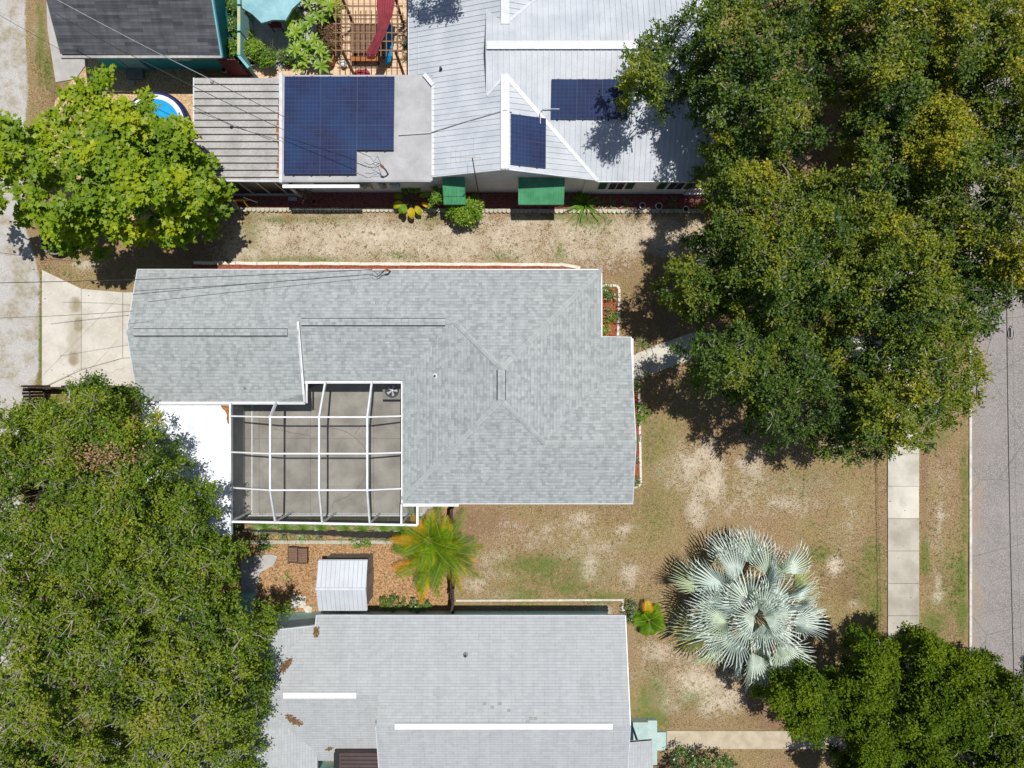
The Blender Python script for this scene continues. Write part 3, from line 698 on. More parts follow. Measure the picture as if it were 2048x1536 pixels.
def wire(a, b, sag, name, label, cat='cable', r=.012, n=18, m='cable'):
    a = Vector(a); b = Vector(b); mb = MB()
    mb.tube([a.lerp(b, i / n) - Vector((0, 0, sag * 4 * (i / n) * (1 - i / n))) for i in range(n + 1)], r, 5)
    return tag(mb.build(name, m, loc=a), label, cat)
wire(W(-60, 567, 6.3), h0 + Vector((-.5, .05, .02)), .45, 'overhead_cable', 'black flecked overhead cable to the middle house mast, northern of the pair', r=.014)
wire(W(270, 582, 4.6), h0 + Vector((-.5, -.14, -.05)), .2, 'overhead_cable', 'thin black cable over the middle roof to its mast, southern of the pair', r=.011)
wire(W(-60, 497, 7.2), W(160, 524, 6.2), .3, 'overhead_cable', 'thin overhead cable crossing the pale alley just south of the lobed-leaf tree', r=.009)
wire(W(-60, 638, 7.0), W(268, 622, 5.0), .3, 'overhead_cable', 'thin overhead cable crossing the alley and cream driveway', r=.009)

# ------------------------------------------------------------------ flat white roof annex
an = thing('white_roof_annex', 'flat roofed annex with a bright white membrane roof between oak and screened patio', 'annex', W(370, 940, 0))
mb = MB()
x0, x1, y0, y1 = -16.25, -12.36, -6.62, -.93
mb.prism([(x0, y1), (x0, y0), (x1, y0), (x1, y1)], 2.42, 2.55)
mb.build('roof', 'white_membrane', an)
mb = MB(); walls(mb, [(x0 + .3, y1 - .05), (x0 + .3, y0 + .3), (x1 - .33, y0 + .3), (x1 - .33, y1 - .05)], lambda x, y: 2.52, -.1, 3); mb.build('wall', 'wall_grey', an)
mb = MB(); mb.box(x1 + .003, x1 + .05, y0, y1, 2.38, 2.58); mb.box(x0, x1, y0 - .05, y0 - .003, 2.38, 2.57); mb.build('drip_edge', 'teal_trim' if 0 else 'white_cap', an)
rr = random.Random(4); P = []
for k in range(14):
    a = k / 13 * math.pi / 2; P.append((x1 - .02 - .42 * math.cos(a) * rr.uniform(.8, 1.1) * (1), y1 - .03 - 1.0 * (1 - math.sin(a)) * 0 - .9 * (1 - k / 13) ** .5 * rr.uniform(.85, 1.05) if 0 else 0))
mb = MB(); mb.prism([(x1 - .42, y1 - .01), (x1 - .02, y1 - .01), (x1 - .02, y1 - .86), (x1 - .10, y1 - .80), (x1 - .15, y1 - .62), (x1 - .13, y1 - .42), (x1 - .22, y1 - .24), (x1 - .34, y1 - .14)], 2.55, 2.585)
tag(stuff(mb.build('leaf_litter', 'litter')), 'drift of orange leaf litter in the corner of the bright white roof', 'leaf litter')

# ------------------------------------------------------------------ screened patio
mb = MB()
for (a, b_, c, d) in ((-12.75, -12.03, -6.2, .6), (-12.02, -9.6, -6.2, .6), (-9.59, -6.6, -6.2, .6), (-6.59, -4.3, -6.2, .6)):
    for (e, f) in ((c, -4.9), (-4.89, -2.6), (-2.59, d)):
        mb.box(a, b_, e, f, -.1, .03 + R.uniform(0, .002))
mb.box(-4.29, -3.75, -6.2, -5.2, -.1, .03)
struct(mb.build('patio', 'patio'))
arc = [(620, 852), (660, 855), (690, 862), (712, 876), (728, 893), (735, 915), (734, 940), (727, 962), (712, 980), (692, 994), (668, 1004), (665, 1016)]
lines('patio_joints', [arc, wob((548, 858), (620, 872), 6, 1.5), wob((710, 868), (722, 852), 4, 1)], 'crack', .016, .0352)
t = thing('screen_enclosure', 'white aluminium framed pool-cage style screen enclosure over the concrete patio', 'screen enclosure', W(640, 920, 0))
ZT, ZB = 3.9, 2.45
fr = MB(); roofm = MB()
xs = [541, 639, 735]; ys = [834, 907, 980]
def wv(px, py, z): return W(px, py, z)
bw, bh = .07, .12
top = [[wv(x, y, ZT) for y in ys] for x in xs]
north = [wv(552, 806, 2.62), wv(651, 764, 2.62), wv(744, 764, 2.62)]
south = [wv(551, 1044, ZB), wv(645, 1046, ZB), wv(740, 1047.5, ZB)]
west = [wv(461, 832, 2.75), wv(461, 904, 2.75), wv(461, 975, 2.75)]
east = [wv(802, 832, 2.72), wv(802, 905, 2.72), wv(802, 977, 2.72)]
for i in range(3):
    fr.bar(north[i], top[i][0], bw, bh); fr.bar(top[i][2], south[i], bw, bh)
    for j in range(2): fr.bar(top[i][j], top[i][j + 1], bw, bh)
    fr.bar(west[i], top[0][i], .06, bh * .8); fr.bar(top[2][i], east[i], .06, bh * .8)
    for j in range(2): fr.bar(top[j][i], top[j + 1][i], .06, bh * .8)
sw = wv(462, 1043, ZB); se0 = wv(803, 1048, ZB); se = wv(835, 1050, ZB); nw = wv(462, 806, 2.6)
fr.bar(sw, se, .09, .1); fr.bar(se, wv(835, 1009, 2.4), .1, .1); fr.bar(wv(803, 1008, 2.5), se0, .08, .1)
fr.bar(wv(461, 806, 2.62), sw, .07, .12)
fr.build('roof_beams', 'white_paint', t)
pl = MB()
yb = sw.y + .0
basey = -6.05
def post(x, y, zt): pl2 = MB(); pl2.box(x - .035, x + .035, y - .035, y + .035, .03, zt - .06); pl2.build('post', 'white_paint', t)
for p in [sw] + south + [se0, se, wv(835, 1012, 2.4)]: post(p.x, max(p.y, se.y) + 0.02 if p.y < -5.7 else p.y, p.z)
mb = MB(); mb.box(sw.x, se.x, se.y - .01, se.y + .05, .04, .10); mb.box(sw.x, se.x, se.y - .01, se.y + .05, .42, .48); mb.box(sw.x, sw.x + .0 + .05, se.y + .06, nw.y, .04, .09); mb.build('kick_rail', 'white_paint', t)
mb = MB()
T = top
quad = lambda a, b, c, d: mb.face([a, b, c, d])
dz = Vector((0, 0, -.05))
def qd(a, b, c, d): mb.face([a + dz, b + dz, c + dz, d + dz])
for i in range(2):
    for j in range(2): qd(T[i][j], T[i + 1][j], T[i + 1][j + 1], T[i][j + 1])
    qd(north[i], north[i + 1], T[i + 1][0], T[i][0]); qd(T[i][2], T[i + 1][2], south[i + 1], south[i])
    qd(west[i], T[0][i], T[0][i + 1], west[i + 1]); qd(T[2][i], east[i], east[i + 1], T[2][i + 1])
qd(nw, north[0], T[0][0], west[0]); qd(west[2], T[0][2], south[0], sw); qd(north[2], wv(802, 764, 2.62), east[0], T[2][0]); qd(T[2][2], east[2], se0, south[2])
qd(se0, wv(803, 1009, 2.45), wv(835, 1009, 2.45), se)
mb.build('roof_mesh', 'mesh_roof', t)
mb = MB(); mb.face([(sw.x, se.y + .02, .1), (se.x, se.y + .02, .1), (se.x, se.y + .02, ZB - .06), (sw.x, se.y + .02, ZB - .06)]); mb.build('wall_mesh', 'mesh_wall', t)
# air conditioner
c = W(787, 781, .45)
t = thing('air_conditioner', 'square grey air conditioner unit with a round fan in the patio corner', 'air conditioner', (c.x, c.y, .04))
mb = MB(); mb.box(c.x - .4, c.x + .4, c.y - .38, c.y + .38, .04, .78); mb.box(c.x - .43, c.x + .43, c.y - .41, c.y + .41, .781, .84); mb.build('casing', 'ac', t)
mb = MB(); mb.lathe((c.x, c.y, .842), [(.33, 0), (.33, .03), (.27, .03), (.27, 0)], 20, cap=False); mb.lathe((c.x, c.y, .842), [(.265, .002), (.01, .004)], 20); mb.build('fan_well', 'black', t)
mb = MB()
for k in range(5):
    a = k * 2 * math.pi / 5; d = Vector((math.cos(a), math.sin(a), 0)); s = Vector((-d.y, d.x, 0)); o = Vector((c.x, c.y, .86))
    mb.face([o + d * .04 - s * .02, o + d * .25 - s * .07, o + d * .25 + s * .05 + Vector((0, 0, .02)), o + d * .04 + s * .02])
mb.lathe((c.x, c.y, .865), [(.06, 0), (.06, .02), (0.001, .03)], 10)
mb.build('fan_blade', 'galv', t)

# ------------------------------------------------------------------ white metal roofed house
wh = thing('white_metal_house', 'long house with cross-gabled white ribbed metal roofs and solar panels', 'house', (0, 10, 0))
qW = Pl(-.29, 0, 4.03, .33, 0); qE = Pl(-.29, 0, 4.03, -.33, 0); qS = Pl(0, 13.95, 4.38, 0, .33); qN = Pl(0, 13.95, 4.38, 0, -.33)
NSW = [(-3.44, 8.99), (-.29, 8.99), (-.29, 12.88), (-1.05, 12.13), (-1.05, 15.77), (-.29, 15.02), (-.29, 24), (-4.51, 24), (-4.51, 13.36), (-3.44, 13.36)]
WP = [(NSW, qW), ([(-.29, 8.99), (3.73, 8.93), (-.29, 12.88)], qE), ([(-.29, 15.02), (3.73, 19.0), (3.73, 24), (-.29, 24)], qE),
      ([(-1.05, 13.95), (-1.05, 12.13), (-.29, 12.88), (3.73, 8.86), (8.65, 8.86), (8.65, 13.95)], qS),
      ([(-1.05, 13.95), (8.65, 13.95), (8.65, 19.0), (3.73, 19.0), (-.29, 15.02), (-1.05, 15.77)], qN)]
mb = MB()
for p, pl in WP: roofpoly(mb, p, pl)
roof = mb.build('metal_roof', 'white_metal', wh)
mb = MB()
ribs(mb, [WP[0], WP[1], WP[2]], 'x', .235); ribs(mb, [WP[3], WP[4]], 'y', .235)
mb.build('standing_seams', 'white_metal', wh)
def capflat(mb, a, b, w=.36, h=.03):
    mb.bar(Vector(a) + Vector((0, 0, .03)), Vector(b) + Vector((0, 0, .03)), w, h)
mb = MB()
capflat(mb, (-.29, 8.97, 4.03), (-.29, 12.9, 4.03)); capflat(mb, (-.29, 15.0, 4.03), (-.29, 24, 4.03)); capflat(mb, (-1.05, 13.95, 4.38), (8.65, 13.95, 4.38), .34)
mb.bar((-.29, 12.9, 4.03 + .02), (3.72, 8.88, 2.72), .16, .05); mb.bar((-.29, 15.0, 4.05), (3.73, 19.0, 2.73), .12, .04); mb.bar((-.29, 12.9, 4.05), (-1.05, 12.13, 3.80), .1, .04)
mb.bar((-3.40, 9.0, 3.0), (-3.40, 12.9, 3.0), .16, .03); mb.bar((-3.40, 12.9, 3.05), (-3.80, 13.38, 3.03), .18, .05)
mb.build('ridge_flashing', 'white_cap', wh)
mb = MB()
fascia(mb, [(-3.44, 8.965, 2.99), (-.29, 8.965, 4.03), (3.73, 8.90, 2.70)], .16, .05); fascia(mb, [(3.73, 8.84, 2.69), (8.67, 8.84, 2.69), (8.67, 13.95, 4.37), (8.67, 19, 2.70)], .14)
fascia(mb, [(-4.53, 13.38, 2.63), (-4.53, 24, 2.63)], .14); fascia(mb, [(-1.07, 12.13, 3.79), (-1.07, 13.95, 4.37), (-1.07, 15.77, 3.79)], .1)
mb.build('fascia', 'white_cap', wh)
mb = MB(); mb.face([(-1.04, 12.13, 3.6), (-1.04, 15.77, 3.6), (-1.04, 15.7, 3.76), (-1.04, 13.95, 4.33), (-1.04, 12.2, 3.76)]); mb.build('gable_panel', 'wall_grey', wh)
mb = MB(); mb.box(-9.98, -3.44, 8.80, 13.38, 2.84, 2.95)
mb.build('flat_roof', 'flat_grey', wh)
mb = MB(); mb.box(-10.07, -9.93, 8.72, 13.44, 2.76, 2.99); mb.build('roof_edging', 'white_cap', wh)
mb = MB(); mb.box(-9.92, -3.5, 8.75, 8.79, 2.80, 2.955); mb.build('drip_edge', 'flat_grey', wh)
mb = MB(); mb.box(-10.0, -6.65, 8.55, 8.69, 2.62, 2.76); mb.build('gutter', 'white_paint', wh)
# weathered pan roof over the porch
PPl = Pl(0, 8.86, 2.68, 0, .004)
pan = MB(); P4 = [(-13.88, 8.9), (-10.0, 8.9), (-10.0, 13.36), (-13.88, 13.36)]
roofpoly(pan, P4, PPl); k = 0; y = 9.0
pan.build('pan_roof', 'pan_grey', wh)
mb = MB()
while y < 13.3: mb.box(-13.86, -10.08, y, y + .022, 2.69, 2.725); y += .312
mb.build('pan_seam', 'wood_dark', wh)
mb = MB(); y = 9.03
while y < 13.3: mb.box(-13.86, -10.08, y, y + .05, 2.69, 2.745); y += .312
mb.build('pan_rib', 'pan_grey', wh)
mb = MB(); fascia(mb, [(-13.9, 13.38, 2.69), (-13.9, 8.88, 2.69), (-10.1, 8.86, 2.69)], .12, .06); mb.build('porch_edging', 'white_cap', wh)
mb = MB(); mb.prism([(-10.28, 9.2), (-10.09, 9.2), (-10.09, 12.5), (-10.2, 12.5), (-10.22, 11.8), (-10.3, 11.0), (-10.2, 10.3), (-10.25, 9.8)], 2.70, 2.72); tag(stuff(mb.build('leaf_litter', 'litter')), 'brown leaf litter lying along the east end of the ribbed porch roof', 'leaf litter')
zw = lambda x, y: zroof(WP, x, y, 2.9) if x > -3.44 else 2.95
mb = MB()
walls(mb, [(-10.0, 9.12), (3.3, 9.12), (3.3, 9.05), (8.15, 9.05), (8.15, 18.5), (3.3, 18.5), (3.3, 23), (-4.1, 23), (-4.1, 13.1), (-10.0, 13.1)], zw, -.1, .4, .13)
mb.build('wall', 'siding_white', wh)
mb = MB(); mb.box(-13.8, -10.0, 8.98, 9.02, .35, 2.6); mb.box(-13.82, -13.78, 9.02, 13.2, .35, 2.6); mb.build('porch_screen', 'porch_glass', wh)
mb = MB(); mb.box(-13.8, -9.9, 8.94, 9.03, -.1, .34); mb.build('porch_sill', 'wall_grey', wh)
for x in (-13.75, -12.95, -12.15, -11.35, -10.55):
    mb = MB(); mb.box(x - .03, x + .03, 8.93, 8.975, .34, 2.62); mb.build('mullion', 'silver', wh)
mb = MB(); mb.box(-10.12, -9.98, 8.88, 8.97, 0, 2.62); mb.build('corner_post', 'white_paint', wh)
# windows with shutters, south wall of the east wing
for cx in (4.75, 7.45):
    y = 9.04
    mb = MB(); mb.box(cx - .38, cx + .38, y - .05, y, .95, 2.15); fo = mb.build('window', 'white_paint', wh)
    mb = MB(); mb.box(cx - .33, cx - .015, y - .06, y - .052, 1.0, 2.1); mb.box(cx + .015, cx + .33, y - .06, y - .052, 1.0, 2.1); mb.build('pane', 'window', fo)
    for s in (-1, 1):
        mb = MB(); mb.box(cx + s * .62 - .17, cx + s * .62 + .17, y - .04, y - .003, .95, 2.2)
        for k in range(12): mb.bar((cx + s * .62 - .14, y - .05, 1.05 + k * .09), (cx + s * .62 + .14, y - .05, 1.05 + k * .09), .02, .03)
        mb.build('shutter', 'green_dark', wh)
mb = MB(); mb.box(-8.9, -6.9, 9.0, 9.115, 1.55, 1.9); mb.build('window_hood', 'green_dark', wh)
mb = MB()
mb.box(8.16, 9.3, 8.98, 9.05, -.1, .1)
for k in range(9): mb.bar((8.2 + k * .13, 9.0, .1), (8.2 + k * .13, 9.0, 1.0), .05, .03)
mb.bar((8.15, 9.0, 1.0), (9.3, 9.0, 1.0), .06, .05); mb.bar((8.15, 9.0, .2), (9.3, 9.0, .2), .06, .05)
mb.build('porch_railing', 'white_paint', wh)
pipe(wh, on_roof(882, 140, WP), .055, .22, .07, 'black', 'black')
for a, (px, py) in enumerate(((975, 50), )):
    pass
mb = MB()
cp = [on_roof(790, 268, WP, 0)]
cp = [Vector((-4.9, 10.75, 3.02)), Vector((-3.5, 10.85, 3.06)), Vector((-2.2, 11.1, 3.45)), Vector((-.6, 11.35, 3.98)), Vector((-.29, 11.4, 4.1)), Vector((.0, 11.35, 4.0))]
mb.tube(cp, .018, 6); mb.build('conduit', 'silver', wh)
mb = MB(); mb.tube([Vector((1.2, 11.0, 3.62)), Vector((1.2, 11.45, 3.75)), Vector((1.3, 11.6, 3.72)), Vector((2.0, 11.6, 3.7))], .02, 6); mb.build('conduit', 'silver', wh)

# awnings
def awning(px0, px1, label):
    a = W(px0, 409, 1.75); b = W(px1, 409, 1.75); x0, x1 = a.x, b.x; yo = a.y; yw = 9.09; zo, zi = 1.75, 2.45
    t = thing('window_awning', label, 'awning', ((x0 + x1) / 2, yw, 1.9), 'green awnings on the white wall')
    mb = MB(); sl = (zi - zo) / (yw - yo)
    mb.face([(x0, yo, zo), (x1, yo, zo), (x1, yw, zi), (x0, yw, zi)]); mb.face([(x0, yo, zo - .03), (x0, yw, zi - .03), (x1, yw, zi - .03), (x1, yo, zo - .03)])
    mb.face([(x0, yo, zo - .14), (x1, yo, zo - .14), (x1, yo, zo), (x0, yo, zo)])
    mb.face([(x0, yo, zo - .1), (x0, yo, zo), (x0, yw, zi), (x0, yw, zi - .5)]); mb.face([(x1, yo, zo - .1), (x1, yw, zi - .5), (x1, yw, zi), (x1, yo, zo)])
    n = int((x1 - x0) / .11)
    for k in range(n + 1):
        x = x0 + (x1 - x0) * k / n; mb.bar((x, yo, zo + .008), (x, yw - .02, zi + .008), .025, .02)
    mb.build('canopy', 'green_metal', t)
    mb = MB()
    for x in (x0 + .05, x1 - .05): mb.bar((x, yo + .05, zo - .04), (x, yw, 1.2), .025, .025)
    mb.build('brace', 'silver', t)
awning(888, 931, 'smaller green metal window awning on the white wall, beside the bright bush')
awning(1037, 1127, 'larger green metal window awning on the white wall')
# meters and boxes on the wall
for px, w_, zc, m, lb in ((733, .5, 1.2, 'cream_pot', 'cream utility box on the white wall next to the dark green hood'), (765, .26, 1.45, 'ac', 'dark grey round-cornered utility box on the white wall between cream and pale boxes'), (790, .4, 1.5, 'teal_pale', 'pale blue-grey meter box on the white wall left of the big-leaf plant')):
    x = (px - 1024) / K * (1 - zc / H); t = thing('meter_box', lb, 'utility box', (x, 9.1, zc - .25))
    mb = MB(); mb.box(x - w_ / 2, x + w_ / 2, 8.96, 9.115, zc - .28, zc + .28); mb.build('cabinet', m, t)
    mb = MB(); mb.lathe((x, 8.95, zc + .28), [(.1, 0), (.1, .06), (.07, .1), (0.001, .11)], 12); mb.build('meter', 'silver', t)
# weatherhead on the flat roof
q = W(776, 348, 3.0); t = thing('service_mast', 'leaning electric mast with cable loops on the grey flat roof near the solar array', 'electric mast', (q.x, q.y, 2.95))
mb = MB(); mb.tube([(q.x, q.y, 2.9), (q.x - .0, q.y, 3.5), (q.x - .05, q.y + .02, 3.85)], .035, 8); mb.tube([(q.x - .05, q.y + .02, 3.85), (q.x - .12, q.y + .06, 3.95)], [.06, .05], 8); mb.build('mast', 'rust', t)
h1 = Vector((q.x - .12, q.y + .1, 3.9)); mb = MB()
for dx, dy in ((-.35, .35), (-.5, .1), (-.4, -.1), (-.25, .05)):
    mb.tube([h1, h1 + Vector((dx * .5, dy + .05, -.1)), h1 + Vector((dx, dy * .5, -.16)), h1 + Vector((dx * 1.4, dy * 1.1, 0))], .011, 5)
mb.build('cable_loop', 'cable', t)
wire(W(60, -30, 6.6), W(428, 162, 6.0), .25, 'overhead_cable', 'pale overhead cable crossing the charcoal roof to the pulley over the ribbed porch roof', r=.014, m='silver')
wire(W(426, 162, 6.0), h1 + Vector((-.5, .35, 0)), .25, 'overhead_cable', 'overhead cable crossing the porch roof and solar array, the upper of two', r=.012)
wire(W(250, 104, 5.6), h1 + Vector((-.6, -.1, 0)), .45, 'overhead_cable', 'black overhead cable crossing the porch roof and solar array, the lower of two', r=.012)
wire(W(110, 26, 6.0), W(254, 108, 5.6), .1, 'overhead_cable', 'black sagging cable above the western half of the charcoal roof', r=.013)
wire(W(-60, -4, 6.0), W(118, 98, 5.0), .1, 'overhead_cable', 'thin overhead cable crossing the alley west of the charcoal roof', r=.009)
mb = MB(); p = W(424, 164, 6.0); mb.lathe(p - Vector((0, 0, .06)), [(.03, 0), (.07, .03), (.07, .09), (.03, .13)], 10); tag(mb.build('cable_splice', 'silver', loc=p), 'small grey cable splice hanging over the corner of the ribbed porch roof', 'cable splice')
# TV antenna
bz = W(958, 388, 0); t = thing('tv_antenna', 'tall slim television antenna mast beside the white south wall', 'antenna', (bz.x, 8.95, 0))
tp = W(943, 300, 5.6)
mb = MB(); mb.tube([(bz.x, 8.95, 0), (bz.x, 8.95, 5.5)], .022, 6); mb.build('mast', 'rust', t)
mb = MB(); o = Vector((bz.x, 8.95, 5.5)); 
mb.bar(o + Vector((-.9, .0, 0)), o + Vector((.35, .0, 0)), .012, .012)
for k in range(7): x = -.85 + k * .19; mb.bar(o + Vector((x, -.32 + k * .025, .01)), o + Vector((x, .32 - k * .025, .01)), .006, .006)
mb.bar(o + Vector((.05, 0, 0)), o + Vector((.05, .75, .02)), .010, .010)
mb.build('boom', 'ac', t)

# solar panels
def solarpanel(cs, label, up=.10, nu=10, nv=6, group='solar panels on the white house'):
    cs = [Vector(c) + Vector((0, 0, up)) for c in cs]   # nw, ne, se, sw
    ctr = sum(cs, Vector()) / 4; t = thing('solar_panel', label, 'solar panel', ctr, group)
    nrm = (cs[1] - cs[0]).cross(cs[3] - cs[0]).normalized()
    if nrm.z < 0: nrm = -nrm
    g = [c.lerp(ctr, .006) for c in cs]; th = nrm * .04
    mb = MB(); mb.face([c for c in g][::-1]); mb.face([c - th for c in g])
    for i in range(4):
        j = (i + 1) % 4; mb.face([g[i], g[j], g[j] - th, g[i] - th])
    mb.build('frame', 'solar_frame', t)
    h = [c.lerp(ctr, .022) + nrm * .003 for c in cs]
    mb = MB(); mb.face([h[3], h[2], h[1], h[0]], [(0, 0), (nu, 0), (nu, nv), (0, nv)]); mb.build('cells', 'solar', t)
    mb = MB()
    for i, j in ((0, 1), (3, 2)):
        for f in (.25, .75):
            p = g[i].lerp(g[j], f); mb.box(p.x - .03, p.x + .03, p.y - .04, p.y + .04, p.z - .13, p.z - .045)
    mb.build('mount', 'black', t)
colx = [570.5, 643, 716, 790]; rowy = [155, 203, 252, 301, 349.5]
rn = ['top', 'second', 'third', 'bottom']; cn = ['west', 'middle', 'east']
for i in range(3):
    for j in range(4):
        if i == 2 and j == 3: continue
        sx = (lambda y: -2.0 * (y - 155) / 195)
        cs = [W(colx[i] + sx(rowy[j]) * (1 if i < 3 else 1), rowy[j], 3.05), W(colx[i + 1] + sx(rowy[j]), rowy[j], 3.05), W(colx[i + 1] + sx(rowy[j + 1]), rowy[j + 1], 3.05), W(colx[i] + sx(rowy[j + 1]), rowy[j + 1], 3.05)]
        solarpanel([Vector(c) for c in cs], 'blue solar panel on the grey flat roof, %s row of the %s column' % (rn[j], cn[i]))
def on(px, py, pl):
    z = 3.5
    for _ in range(15): p = W(px, py, z); z = pl.z(p.x, p.y)
    return W(px, py, z)
for i, n_ in enumerate(('left', 'middle', 'right, under the oak')):
    a, b_ = 1103 + i * 51, 1103 + (i + 1) * 51
    solarpanel([on(a, 160, qS), on(b_, 160.5, qS), on(b_ - 1.5, 241, qS), on(a - 1.5, 240, qS)], 'upright navy solar panel in the row of three on ribbed roof, %s' % n_, nu=6, nv=10)
for i, n_ in enumerate(('upper', 'lower')):
    f0, f1 = i * .5, (i + 1) * .5
    L = lambda f, x0=1022, y0=229, x1=1021.5, y1=330: (x0 + (x1 - x0) * f, y0 + (y1 - y0) * f)
    Rr = lambda f, x0=1092, y0=238.5, x1=1091.5, y1=338: (x0 + (x1 - x0) * f, y0 + (y1 - y0) * f)
    solarpanel([on(*L(f0), qE), on(*Rr(f0), qE), on(*Rr(f1), qE), on(*L(f1), qE)], '%s navy solar panel of the stacked pair beside the white ridge cap' % n_)

# ------------------------------------------------------------------ charcoal roofed teal cottage
ct = thing('teal_cottage', 'teal boarded cottage with charcoal shingle roof by the alley', 'cottage', (-16, 16, 0))
pc = Pl(0, 14.4, 2.7, 0, .48); pcn = Pl(0, 17.6, 2.7 + .48 * 3.2, 0, -.48)
CP = [([(-19.72, 14.4), (-12.72, 14.35), (-12.72, 17.6), (-19.72, 17.6)], pc), ([(-19.72, 17.6), (-12.72, 17.6), (-12.72, 20.8), (-19.72, 20.8)], pcn)]
mb = MB()
for p, pl in CP: roofpoly(mb, p, pl)
mb.build('roof', 'shingle_black', ct)
mb = MB(); walls(mb, [(-19.2, 15.0), (-13.2, 15.0), (-13.2, 20.2), (-19.2, 20.2)], lambda x, y: zroof(CP, x, y), -.1, .5); mb.build('wall', 'siding_teal', ct)
mb = MB(); mb.box(-19.74, -12.7, 14.25, 14.36, 2.55, 2.67); mb.build('gutter', 'pan_grey', ct)
mb = MB(); fascia(mb, [(-12.69, 14.3, 2.68), (-12.69, 17.6, 4.23), (-12.69, 20.8, 2.7)], .16, .06); mb.build('rake_trim', 'teal_trim', ct)
mb = MB(); mb.box(-18.1, -17.3, 14.93, 14.995, .05, 2.1); d = mb.build('door', 'teal_pale', ct)
mb = MB(); mb.box(-18.0, -17.75, 14.9, 14.925, 1.2, 1.9); mb.box(-17.68, -17.4, 14.9, 14.925, 1.2, 1.9); mb.build('door_panel', 'teal', d)
mb = MB(); mb.box(-18.22, -18.11, 14.9, 14.995, 0, 2.25); mb.box(-17.29, -17.18, 14.9, 14.995, 0, 2.25); mb.build('door_trim', 'teal_trim', ct)
mb = MB(); mb.box(-15.55, -14.75, 14.93, 14.996, 1.0, 1.9)
for k in range(9): mb.bar((-15.5 + k * .09, 14.92, 1.05), (-15.42 + k * .08, 14.92, 1.85), .02, .03)
mb.build('window_screen', 'white_paint', ct)
mb = MB(); p = [tuple(W(a, b_)[:2]) for a, b_ in ((257, 136), (290, 136), (290, 160), (257, 160))]; mb.prism(p, -.1, .22); tag(mb.build('door_step', 'ac', loc=W(273, 148)), 'dark square step below the teal cottage door', 'step')
mb = MB(); mb.prism(pp((259, 161), (271, 161), (270, 172), (258, 172)), -.1, .05); tag(mb.build('paver', 'paving', loc=W(265, 166)), 'small grey paver in the tan chips below the cottage step', 'paver')
# maroon gate and teal planter wall
g = thing('maroon_gate', 'maroon boarded gate at the corner of the teal cottage', 'gate', W(450, 150))
mb = MB()
for k in range(6):
    x = -13.3 + k * .14 + .08; mb.box(x - .065, x + .06, 14.60, 14.64, .05, 1.75)
mb.build('boards', 'maroon', g)
mb = MB(); mb.box(-13.3, -12.45, 14.645, 14.68, .4, .5); mb.box(-13.3, -12.45, 14.645, 14.68, 1.3, 1.4); mb.build('rail', 'maroon', g)
f = thing('painted_fence', 'teal fence with painted stripes between the cottage and the potted plants', 'fence', (-12.4, 16, 0))
mb = MB()
mb.box(-12.44, -12.3, 14.9, 15.9, .05, 1.6); mb.box(-12.44, -12.3, 16.0, 17.1, .05, 1.6); mb.box(-12.44, -12.3, 17.2, 19.6, .05, 1.6); mb.build('panel', 'teal_pale', f)
mb = MB(); mb.box(-12.40, -12.35, 15.0, 15.8, 1.6, 1.615); mb.box(-12.40, -12.35, 16.2, 17.0, 1.6, 1.615); mb.build('painted_stripe', 'yellow', f)
mb = MB(); mb.bar((-12.4, 14.9, 1.5), (-11.95, 14.35, 1.5), .12, .1); mb.bar((-12.4, 14.9, .8), (-11.95, 14.35, .8), .12, 1.3); mb.build('angled_panel', 'teal_trim', f)

# ------------------------------------------------------------------ pale roofed teal house
th = thing('pale_teal_house', 'pale teal house with light shingle roof and white ridge vents', 'house', (-1, -14, 0))
tN = Pl(0, -10.2, 2.5, 0, -.3); zr = 3.76; yr = -14.4; yw_ = -13.25; zw_ = 2.5 + .3 * 3.05
tSe = Pl(0, yr, zr, 0, .3); tSw = Pl(0, yw_, zw_, 0, .3)
tX = Pl(-8.6, 0, 2.55, -.33, 0)
xe = 4.97; xs_ = -5.72
TP = [([(-8.6, -10.2), (xe, -10.2), (xe, yr), (xs_, yr), (xs_, yw_), (-13.0, yw_), (-13, -10.9), (-9.0, -10.6), (-8.6, -10.6)], tN),
      ([(xs_, yr), (xe, yr), (xe, -18.5), (xs_, -18.5)], tSe), ([(-13.0, yw_), (xs_, yw_), (xs_, -16.6), (-13, -16.6)], tSw)]
tXp = [([(-8.55, -10.62), (-8.55, -17.5), (-13.2, -17.5), (-13.2, -10.62)], tX)]
mb = MB()
for p, pl in TP: roofpoly(mb, p, pl)
roofpoly(mb, tXp[0][0], tX)
tX2 = Pl(-13.2, 0, tX.z(-13.2, 0), .33, 0); roofpoly(mb, [(-13.2, -10.62), (-13.2, -17.5), (-17.6, -17.5), (-17.6, -10.62)], tX2)
tPo = Pl(xe, 0, 3.0, -.12, 0); roofpoly(mb, [(xe - .3, -15.48), (6.1, -15.48), (6.16, -18.5), (xe - .3, -18.5)], Pl(xe, -15.48, 3.02, -.15, -.0))
mb.build('roof', 'shingle_pale', th)
mb = MB()
walls(mb, [(-8.9, -10.8), (4.5, -10.8), (4.5, -18), (-8.9, -18)], lambda x, y: zroof(TP, x, y, 2.6), -.1, .5)
walls(mb, [(-17.2, -10.85), (-8.92, -10.85), (-8.92, -17.2), (-17.2, -17.2)], lambda x, y: (tX if x > -13.2 else tX2).z(x, y), -.1, .5)
mb.build('wall', 'siding_pale_teal', th)
